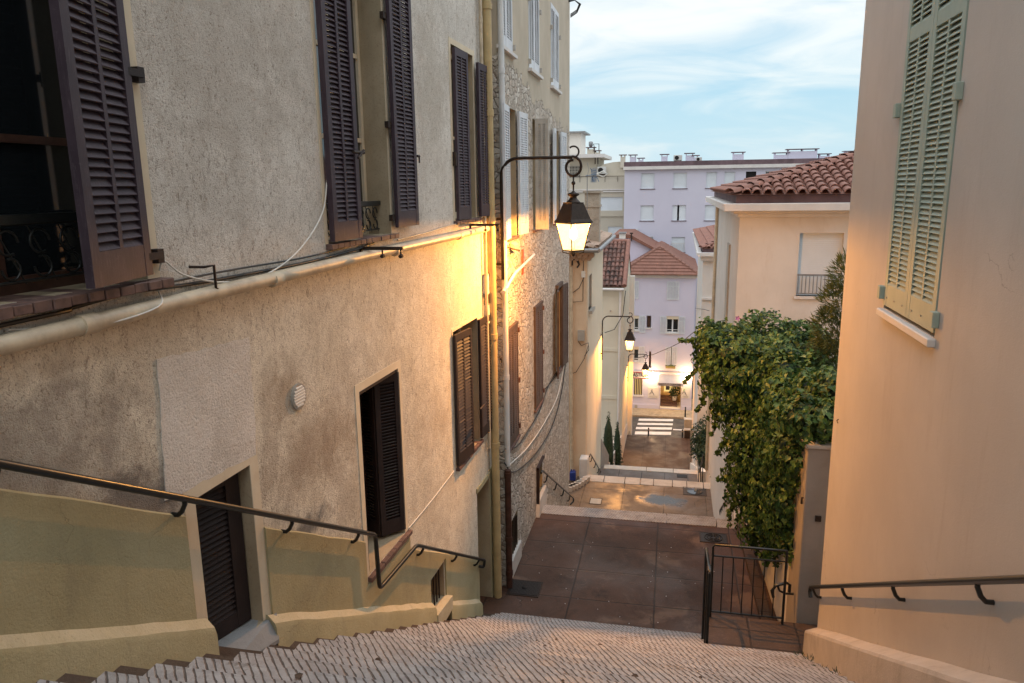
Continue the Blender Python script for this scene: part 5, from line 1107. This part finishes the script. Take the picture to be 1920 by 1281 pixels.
# two wall plates with figure emblem
for px0,px1,c in ((1215,1235,'ink'),(1278,1293,'green')):
    q=pr(px0,726,px1,747); s=thing('wall_plate',('left' if c=='ink' else 'right')+' pale plate with a small stylised figure beside the institute door','sign',(q[0],52.97,q[2]),'plates beside the institute door')
    m=MB(); m.box(q[0],q[1],52.975,52.998,q[2],q[3]); m.link('board','signwhite',s); cx=(q[0]+q[1])/2-.1; zc=(q[2]+q[3])/2
    m=MB(); m.tube([(cx-.16,52.96,zc-.10),(cx-.02,52.96,zc+.10),(cx+.05,52.96,zc+.05),(cx+.17,52.96,zc-.18)],.014,5); m.link('figure','ink',s)
    m=MB(); m.lathe((cx+.0,52.96,zc+.26),[(.01,-.03),(.035,0),(.01,.03)],8); m.tube([(cx-.06,52.96,zc+.18),(cx+.05,52.96,zc+.13)],.014,5); m.link('figure_head',c,s)
    m=MB(); 
    for k in range(2): m.box(q[0]+.1,q[1]-.1,52.965,52.975,q[2]+.08+.07*k,q[2]+.1+.07*k)
    m.link('caption_lines','boxgrey',s)
q=pr(1190,759,1195,766); m=MB(); m.fbox(FP,*q,.05,.06); m.link('vent_grate','boxgrey',PK)
q=pr(1248,684.5,1266,690); t=thing('flower_box','ochre window box with leafy pattern under the closed shutters','window box',((q[0]+q[1])/2,52.9,q[2]))
MB().box(q[0],q[1],52.75,52.92,q[2],q[3]-.03).link('box',plain('ochre_box',(.45,.33,.10),.7),t); leafset([((q[0]+q[1])/2,52.83,q[3],.33,.08,.07)],160,.06,(.6,.2),61,'plain',inner=1).link('flowers','ivy',t)
# cable across street
m=MB(); A0=Vector((-2.36,46.4,-12.0)); q0=yp(1190,672,49); q1=yp(1258,650,46); q2=yp(1300,622,40)
m.tube([yp(1196,671,52),yp(1225,665,50),yp(1258,651,47),yp(1280,640,44),yp(1302,622,41)],.022,5); one('overhead_cable',m,'blackrub','thin cable crossing in front of the pink facade to the villa','cable',q1)
# bollards
def bollard(px,py,y,z,h,label):
    p=yp(px,py,y); t=thing('bollard',label,'bollard',(p.x,y,z),'black street bollards'); MB().lathe((p.x,y,0),[(.05,z),(.05,z+h-.05),(.035,z+h)],10).link('post','metal',t); MB().lathe((p.x,y,0),[(.056,z+h-.16),(.056,z+h-.12)],10).link('ring','boxgrey',t)
bollard(1215.5,827,46.25,-15.85,.62,'bollard at the near end of the crosswalk'); bollard(1279,831,46.25,-15.85,.62,'bollard beside the bin at the near kerb'); bollard(1284.5,786,51.35,-15.98,.72,'bollard on the far pavement near the institute door')
p=yp(1287.5,832,46.1); t=thing('litter_bin','dark slatted litter bin with pale lid at the right corner of the road','bin',(p.x,46.1,-15.86))
m=MB(); m.box(p.x-.17,p.x+.19,45.95,46.25,-15.86,-15.2); m.link('basket','metal',t,bevel=.02); m=MB()
for k in range(6): m.box(p.x-.165+k*.065,p.x-.14+k*.065,45.93,45.95,-15.82,-15.24)
m.link('slats','brownwood',t); MB().box(p.x-.2,p.x+.22,45.92,46.28,-15.2,-15.14).link('lid','boxgrey',t)
p=yp(1288,812,49); t=thing('street_cabinet','beige utility cabinet behind the litter bin','cabinet',(p.x,47.2,-16.1)); MB().box(p.x-.25,p.x+.35,47.0,47.4,-16.1,-14.85).link('case','boxgrey',t,bevel=.02); MB().box(p.x-.27,p.x+.37,46.98,47.42,-14.85,-14.80).link('lid','boxgrey',t)
m=MB(); a=zp(1180,828,-16.0); 
# bicycle-like rack: thin metal sign frame at left corner
m.tube([yp(1180,808,46.6),yp(1176,828,46.6)],.02,5); m.tube([yp(1180,808,46.6),yp(1184,829,46.6)],.02,5); one('trestle','' or m,'boxgrey','thin grey metal trestle leaning at the left corner of the road','trestle',a)
# ================================================================= TALL LILAC BLOCK
TB=thing('lilac_block','long lilac apartment block with white roller shutters and brown parapet','building',(5,66,-16))
FT=Fr(0,66,1,0,1); FT.n=(0,-1)
def pt_(x0,y0,x1,y1): 
    a=yp(x0,y0,66); b=yp(x1,y1,66); return (a.x,b.x,b.z,a.z)
wins=[]
rowY=((325,354),(382,411),(441,471),(500,530))
cols=((1202,1227),(1262.5,1288),(1324,1344),(1358,1378),(1398,1417.5),(1434,1452),(1482,1502))
r1=yp(1213,325,66).z; rr=[(yp(1213,a,66).z,yp(1213,b,66).z) for a,b in rowY]
zr2=[(1.02+(-2.72)*i-.32,-.36+(-2.72)*i-.32) for i in range(5)]
for ri in range(5):
    zt,zb_=rr[0][0]-2.69*ri,rr[0][1]-2.69*ri
    for ci,(x0,x1_) in enumerate(cols):
        X0=yp(x0,340,66).x; X1=yp(x1_,340,66).x; wins.append((X0,X1,zb_ if not(ri==2 and ci==0) else zb_+.55,zt,ri,ci))
ztop=yp(1172,319,66).z
wall(FT,-4.1,30,-16.6,ztop,[w_[:4] for w_ in wins],.18,9,'tall',TB,'wall','tall')
for X0,X1,zb_,zt,ri,ci in wins:
    dk=(ri==0 and ci==4); pn=(ri==0 and ci==5)
    if dk: MB().fbox(FT,X0,X1,zb_,zt,-.25,-.18).link('open_window','dark',TB); continue
    if pn: win(FT,TB,X0,X1,zb_,zt,.10,2,'whiteframe',(.5,)); continue
    o=MB(); zz=zb_
    while zz<zt-.02: o.fbox(FT,X0,X1,zz,min(zt,zz+.095),-.16,-.12); zz+=.1
    if ri==1 and ci==1: 
        o=MB(); o.fbox(FT,X0,X0+(X1-X0)*.36,zb_,zt,-.16,-.12); o.fbox(FT,X0+(X1-X0)*.50,X1,zb_,zt,-.16,-.12)
    o.link('roller_shutter','roller',TB); MB().fbox(FT,X0-.08,X1+.08,zb_-.06,zb_-.003,.001,.06).link('sill','parapet',TB)
    if ri==2 and ci<2:
        m=MB()
        for k in range(9): a=X0+(X1-X0)*k/8; m.fbox(FT,a-.012,a+.012,zb_,zb_+.75,.03,.05)
        m.fbox(FT,X0,X1,zb_+.75,zb_+.79,.03,.05); m.link('guard_rail','trim',TB)
m=MB(); m.fbox(FT,-4.2,30,ztop,ztop+.27,-.2,.30); m.link('cornice','trim',TB); m=MB(); m.fbox(FT,-4.15,30,ztop+.27,ztop+.66,-.2,.22); m.link('parapet','parapet',TB)
def chim(px0,px1,pyt,y=67.5,slots=True,capm='parapet',par=TB,base=None):
    a=yp(px0,pyt,y); b=yp(px1,pyt,y); z0_=base if base is not None else ztop+.5; m=MB(); h=a.z-z0_
    m.box(a.x,b.x,y,y+.8,z0_,a.z-.2); 
    m.box(a.x,a.x+.08,y,y+.8,a.z-.2,a.z-.06); m.box(b.x-.08,b.x,y,y+.8,a.z-.2,a.z-.06)
    if b.x-a.x>1.4: c=(a.x+b.x)/2; m.box(c-.04,c+.04,y,y+.8,a.z-.2,a.z-.06)
    o=m.link('chimney','tall' if par is TB else 'beige',par); MB().box(a.x-.14,b.x+.14,y-.1,y+.9,a.z-.06,a.z).link('chimney_cap',capm,o)
for q in ((1181,1192,290),(1197,1206,296),(1240,1252,289),(1286,1300,287),(1300,1309,291),(1375,1395,285),(1453,1478,286),(1478,1533,279.5),(1537,1556,288),(1586,1610,283)): chim(*q)
def acunit(px0,py0,px1,py1,y,label,base=None):
    a=yp(px0,py0,y); b=yp(px1,py1,y); t=thing('air_conditioner',label,'air conditioner',((a.x+b.x)/2,y,b.z)); MB().box(a.x,b.x,y,y+.4,b.z,a.z).link('case','ac',t,bevel=.02)
    c=Vector((a.x+(b.x-a.x)*.38,y-.01,(a.z+b.z)/2)); m=MB(); m.tube([c,c+Vector((0,-.02,0))],(a.z-b.z)*.38,16,False); m.link('fan','dark',t); m=MB(); m.box(a.x+.05,b.x-.05,y,y+.35,b.z-.12,b.z); m.link('foot','iron',t)
acunit(1263,291,1279,301,66.6,'larger air conditioner standing on the lilac block roof'); acunit(1305,295,1316,302,66.4,'small dark grey air conditioner behind the chimneys on the lilac roof')
acunit(1181,430,1196,440,65.55,'air conditioner hanging on the lilac facade above the tile roofs')
# red roofs between B and tall block
RH=thing('red_roofed_house','low house with red sloping roof and small chimney behind the mossy roof','house',(-4,58,-10))
a=yp(1150,450,58); b=yp(1182,447,58); c=yp(1240,478,58)
m=MB(); m.add([(a.x,58,b.z),(b.x,58,b.z),(c.x,58,c.z),(c.x,58,-12),(a.x,58,-12),(a.x,65,b.z),(b.x,65,b.z),(c.x,65,c.z),(c.x,65,-12),(a.x,65,-12)],[(0,1,2,3,4),(5,9,8,7,6),(4,3,8,9),(0,4,9,5)]); m.link('wall','pink',RH)
m=MB(); m.add([(a.x,57.7,b.z+.02),(b.x,57.7,b.z+.02),(c.x+.1,57.7,c.z+.02),(a.x,65,b.z+.02),(b.x,65,b.z+.02),(c.x+.1,65,c.z+.02)]+[(a.x,57.7,b.z+.3),(b.x,57.7,b.z+.3),(c.x+.1,57.7,c.z+.2),(a.x,65,b.z+.3),(b.x,65,b.z+.3),(c.x+.1,65,c.z+.2)],[(6,7,10,9),(7,8,11,10),(0,1,7,6),(1,2,8,7),(2,5,11,8)]); rr_=m.link('roof','tileflat',RH)
p0=yp(1161.5,452,56); zc=yp(1161,436,57.6).z; m=MB(); m.box(yp(1161,440,57.6).x,yp(1173,440,57.6).x,57.6,58.2,b.z,zc-.1); ch=m.link('chimney','white',rr_); MB().box(yp(1160,440,57.6).x,yp(1174,440,57.6).x,57.5,58.3,zc-.1,zc).link('chimney_cap','zinc',ch)
m=MB(); q=yp(1184,445,57.6); m.tube([(q.x,57.6,q.z-.3),(q.x,57.6,q.z+.25)],.05,6); m.tube([(q.x-.12,57.6,q.z+.3),(q.x+.12,57.6,q.z+.3)],.06,6); m.link('flue','iron',rr_)
# ================================================================= BEIGE BLOCK
BB=thing('beige_block','beige flat roofed apartment block with terraces left of the lilac block','building',(-8,70,-16))
FB=Fr(0,70,1,0,1); FB.n=(0,-1)
def pb(x0,y0,x1,y1,Y=70): a=yp(x0,y0,Y); b=yp(x1,y1,Y); return (a.x,b.x,b.z,a.z)
q=pb(1060,334,1171,356); ztb=q[3]
wl=pb(1123,370,1167,395); wl2=pb(1140,425,1166,455)
wall(FB,-14,-4.35,-16.6,ztb,[wl,wl2],.2,10,'beige',BB,'wall','beige')
for h in (wl,wl2): MB().fbox(FB,*h,-.15,-.1).link('roller_shutter','roller',BB)
for py in (356,359.5,405): z=yp(1120,py,70).z; MB().fbox(FB,-14,-4.3,z-.05,z+.05,.001,.12).link('string_course','trim' if py<400 else 'beige',BB)
# penthouse
q=pb(1040,292,1118,336,72); MB().box(-14,q[1],72,80,ztb-.3,q[3]).link('penthouse','beige',BB)
z=yp(1100,290,71).z; MB().box(-14,yp(1133,290,71).x,71,80,z-.28,z+.05).link('roof_slab','trim',BB)
q=pb(1066,250,1089,290,74); MB().box(-14,q[1],74,78,q[2]-.3,q[3]).link('lift_tower','white',BB); MB().box(-14,q[1]+.45,73.6,78.4,q[3],q[3]+.14).link('lift_tower_roof','zinc',BB)
# white face of tower
q=pb(1066,312,1088,333,71.95); m=MB(); m.box(q[0],q[1],71.9,71.98,q[2],q[3]); o=m.link('window','dark',BB); m=MB()
for k in range(9): x=q[0]+(q[1]-q[0])*k/8; m.box(x-.03,x+.03,71.86,71.9,q[2],q[3])
for k in range(5): zz=q[2]+(q[3]-q[2])*k/4; m.box(q[0],q[1],71.87,71.91,zz-.03,zz+.03)
m.link('lattice','boxgrey',o)
# sloping roof hump to the right
pts=[yp(*t,71.5) for t in ((1117,334),(1118,318),(1132,308),(1150,304),(1166,303),(1171,304),(1171,334))]; MB().prism(pts,(0,6,0)).link('curved_roof','beige',BB)
chim(1163.5,1172,290,71,base=yp(1165,304,71).z-.5,par=BB)
for q in ((1101,1114,276),(1115,1124,282)):
    chim(*q,y=71.5,base=yp(1110,290,71.5).z-.2,par=BB)
m=MB(); q=yp(1107,268,71.5); m.lathe((q.x,71.9,0),[(.08,q.z-.45),(.2,q.z-.2),(.2,q.z+.1),(.1,q.z+.15)],10); m.link('chimney_pot','zinc',BB)
m=MB(); m.tube([yp(*t,71.4) for t in ((1116,285),(1113,270),(1123,270),(1123,282))],.04,5); m.tube([yp(1116,290,71.4),yp(1116,308,71.4)],.05,5); m.tube([yp(1121,290,71.4),yp(1121,308,71.4)],.05,5); m.link('flue_frame','iron',BB)
z=yp(1120,331,69.9).z; m=MB(); m.tube([(-14,69.9,z),(-4.4,69.9,z)],.03,5); 
for k in range(8): m.tube([(-13+k*1.15,69.9,z),(-13+k*1.15,69.9,z-.5)],.02,5)
m.link('terrace_rail','iron',BB)
acunit(1120,313,1136,326,70.8,'air conditioner on the terrace of the beige block beside the aerial')
# TV aerial in front, mounted on A chimney
an=thing('tv_aerial','blue grey television aerial on a mast above the old chimney','aerial',yp(1101,395,24.6))
m=MB(); m.tube([yp(1101,460,24.6),yp(1101,330,24.6)],.014,6); m.tube([yp(1101,330,24.6),yp(1104,318,24.6),yp(1101,305,24.6)],.008,5); m.link('mast','zinc',an)
m=MB(); m.tube([yp(1098,330,24.6),yp(1122,326,24.4)],.012,6)
for k in range(7): p=yp(1108+k*1.6,329,24.5); m.tube([p+Vector((.0,0,-.22)),p+Vector((.02,0,.20))],.007,4)
for k in range(6): m.tube([yp(1111,316+k*4.5,24.5),yp(1118,315+k*4.5,24.5)],.008,4)
m.tube([yp(1110,322,24.5),yp(1107,315,24.5)],.01,4); m.tube([yp(1110,333,24.5),yp(1114,342,24.5)],.01,4); m.tube([yp(1119,332,24.5),yp(1123,341,24.5)],.01,4); m.link('rods',plain('aerial_blue',(.12,.2,.32),.5),an)
m=MB(); m.tube([yp(*t,24.3) for t in ((1119,327),(1131,321),(1139,326),(1131,332),(1119,327))],.022,5); m.link('reflector','boxwhite',an)
# ================================================================= MANHOLES AND SMALL GROUND THINGS
def cover(pts,z,label,mat='castiron',grid=12):
    q=[zp(a,b,z) for a,b in pts]; c=sum(q,Vector())/4; x0=min(v.x for v in q); x1=max(v.x for v in q); y0=min(v.y for v in q); y1=max(v.y for v in q)
    x0,x1=(q[0].x+q[3].x)/2,(q[1].x+q[2].x)/2; y0,y1=(q[2].y+q[3].y)/2,(q[0].y+q[1].y)/2
    t=thing('drain_cover',label,'drain cover',(c.x,c.y,z)); MB().box(x0,x1,y0,y1,z-.02,z+.004).link('plate',mat,t); m=MB(); fr=.025
    m.box(x0-fr,x0,y0-fr,y1+fr,z-.02,z+.007); m.box(x1,x1+fr,y0-fr,y1+fr,z-.02,z+.007); m.box(x0,x1,y0-fr,y0,z-.02,z+.007); m.box(x0,x1,y1,y1+fr,z-.02,z+.007); m.link('rim','iron',t)
    m=MB()
    for k in range(grid): x=x0+(x1-x0)*(k+.5)/grid; m.box(x-.008,x+.008,y0+.01,y1-.01,z+.003,z+.012)
    m.link('ribs',mat,t); return t,((x0+x1)/2,(y0+y1)/2)
t,c=cover([(962,1090),(1016,1091),(1007,1118),(950,1114)],-6.465,'ribbed square cast iron drain cover by the downpipes on the dark landing','castiron',22)
MB().lathe((c[0],c[1],0),[(.05,-6.458),(.05,-6.448)],10).link('lifting_hole','dark',t)
t,c=cover([(1314,999),(1360,1002),(1363,1018),(1314,1016)],-6.465,'round patterned manhole cover near the ribbed edge of the dark landing','castiron',1)
for r in (.06,.11,.16): m=MB(); m.tube([(c[0]+r*math.cos(a),c[1]+r*math.sin(a),-6.457) for a in [2*math.pi*k/24 for k in range(25)]],.008,5); m.link('ring','castiron',t)
t,c=cover([(1282,914),(1323,916),(1323,930),(1282,927)],-9.497,'wet round manhole cover at the edge stones of the lower landing','castiron',1)
m=MB(); m.lathe((c[0],c[1],0),[(.25,-9.49),(.24,-9.482)],24); m.link('ring','water',t)
cover([(1108,934),(1128,936),(1126,946),(1106,944)],-9.497,'small pale square drain cover on the left of the lower landing','boxgrey',6)
cover([(1271,890),(1287,891),(1287,896),(1270,895)],-11.397,'rectangular drain cover on the third landing','castiron',6)
# debris: dry leaves and grit on steps
m=MB(); rnd=random.Random(5)
for k in range(150):
    i=rnd.randrange(3,26); y=YT+i*TR+rnd.uniform(.05,.3); x=rnd.uniform(-2.4,1.5); z=Z0+(25-i)*RS+.033; s=rnd.uniform(.008,.036); a=rnd.uniform(0,6.3)
    pts=[(x+s*rnd.uniform(.5,1.2)*math.cos(a+q*1.05),y+s*rnd.uniform(.5,1.2)*math.sin(a+q*1.05),z+rnd.uniform(0,.012)) for q in range(6)]; m.add(pts,[tuple(range(6))])
tag(m.link('dry_leaves','stepdark'),kind='stuff',label='small dry leaf scraps scattered on the ribbed steps',cat='litter')
m=MB()
for k in range(46):
    x=rnd.uniform(-2.3,1.2); y=rnd.uniform(10.2,13.6); s=rnd.uniform(.006,.014); m.box(x,x+s,y,y+s,-6.47,-6.464)
tag(m.link('grit','trim'),kind='stuff',label='pale grit scattered on the dark landing',cat='litter')
# weeds at plinth
m=thing('weeds','small tufts of weeds at the foot of the peach plinth','weeds',(1.6,7.5,sz(7.5)))
leafset([(1.60,y,sz(y)-.0,.06,.09,.045) for y in (6.5,7.1,7.7,8.2)],260,.022,(.4,.2),71,'narrow',inner=1).link('tufts','darkleaf',m)
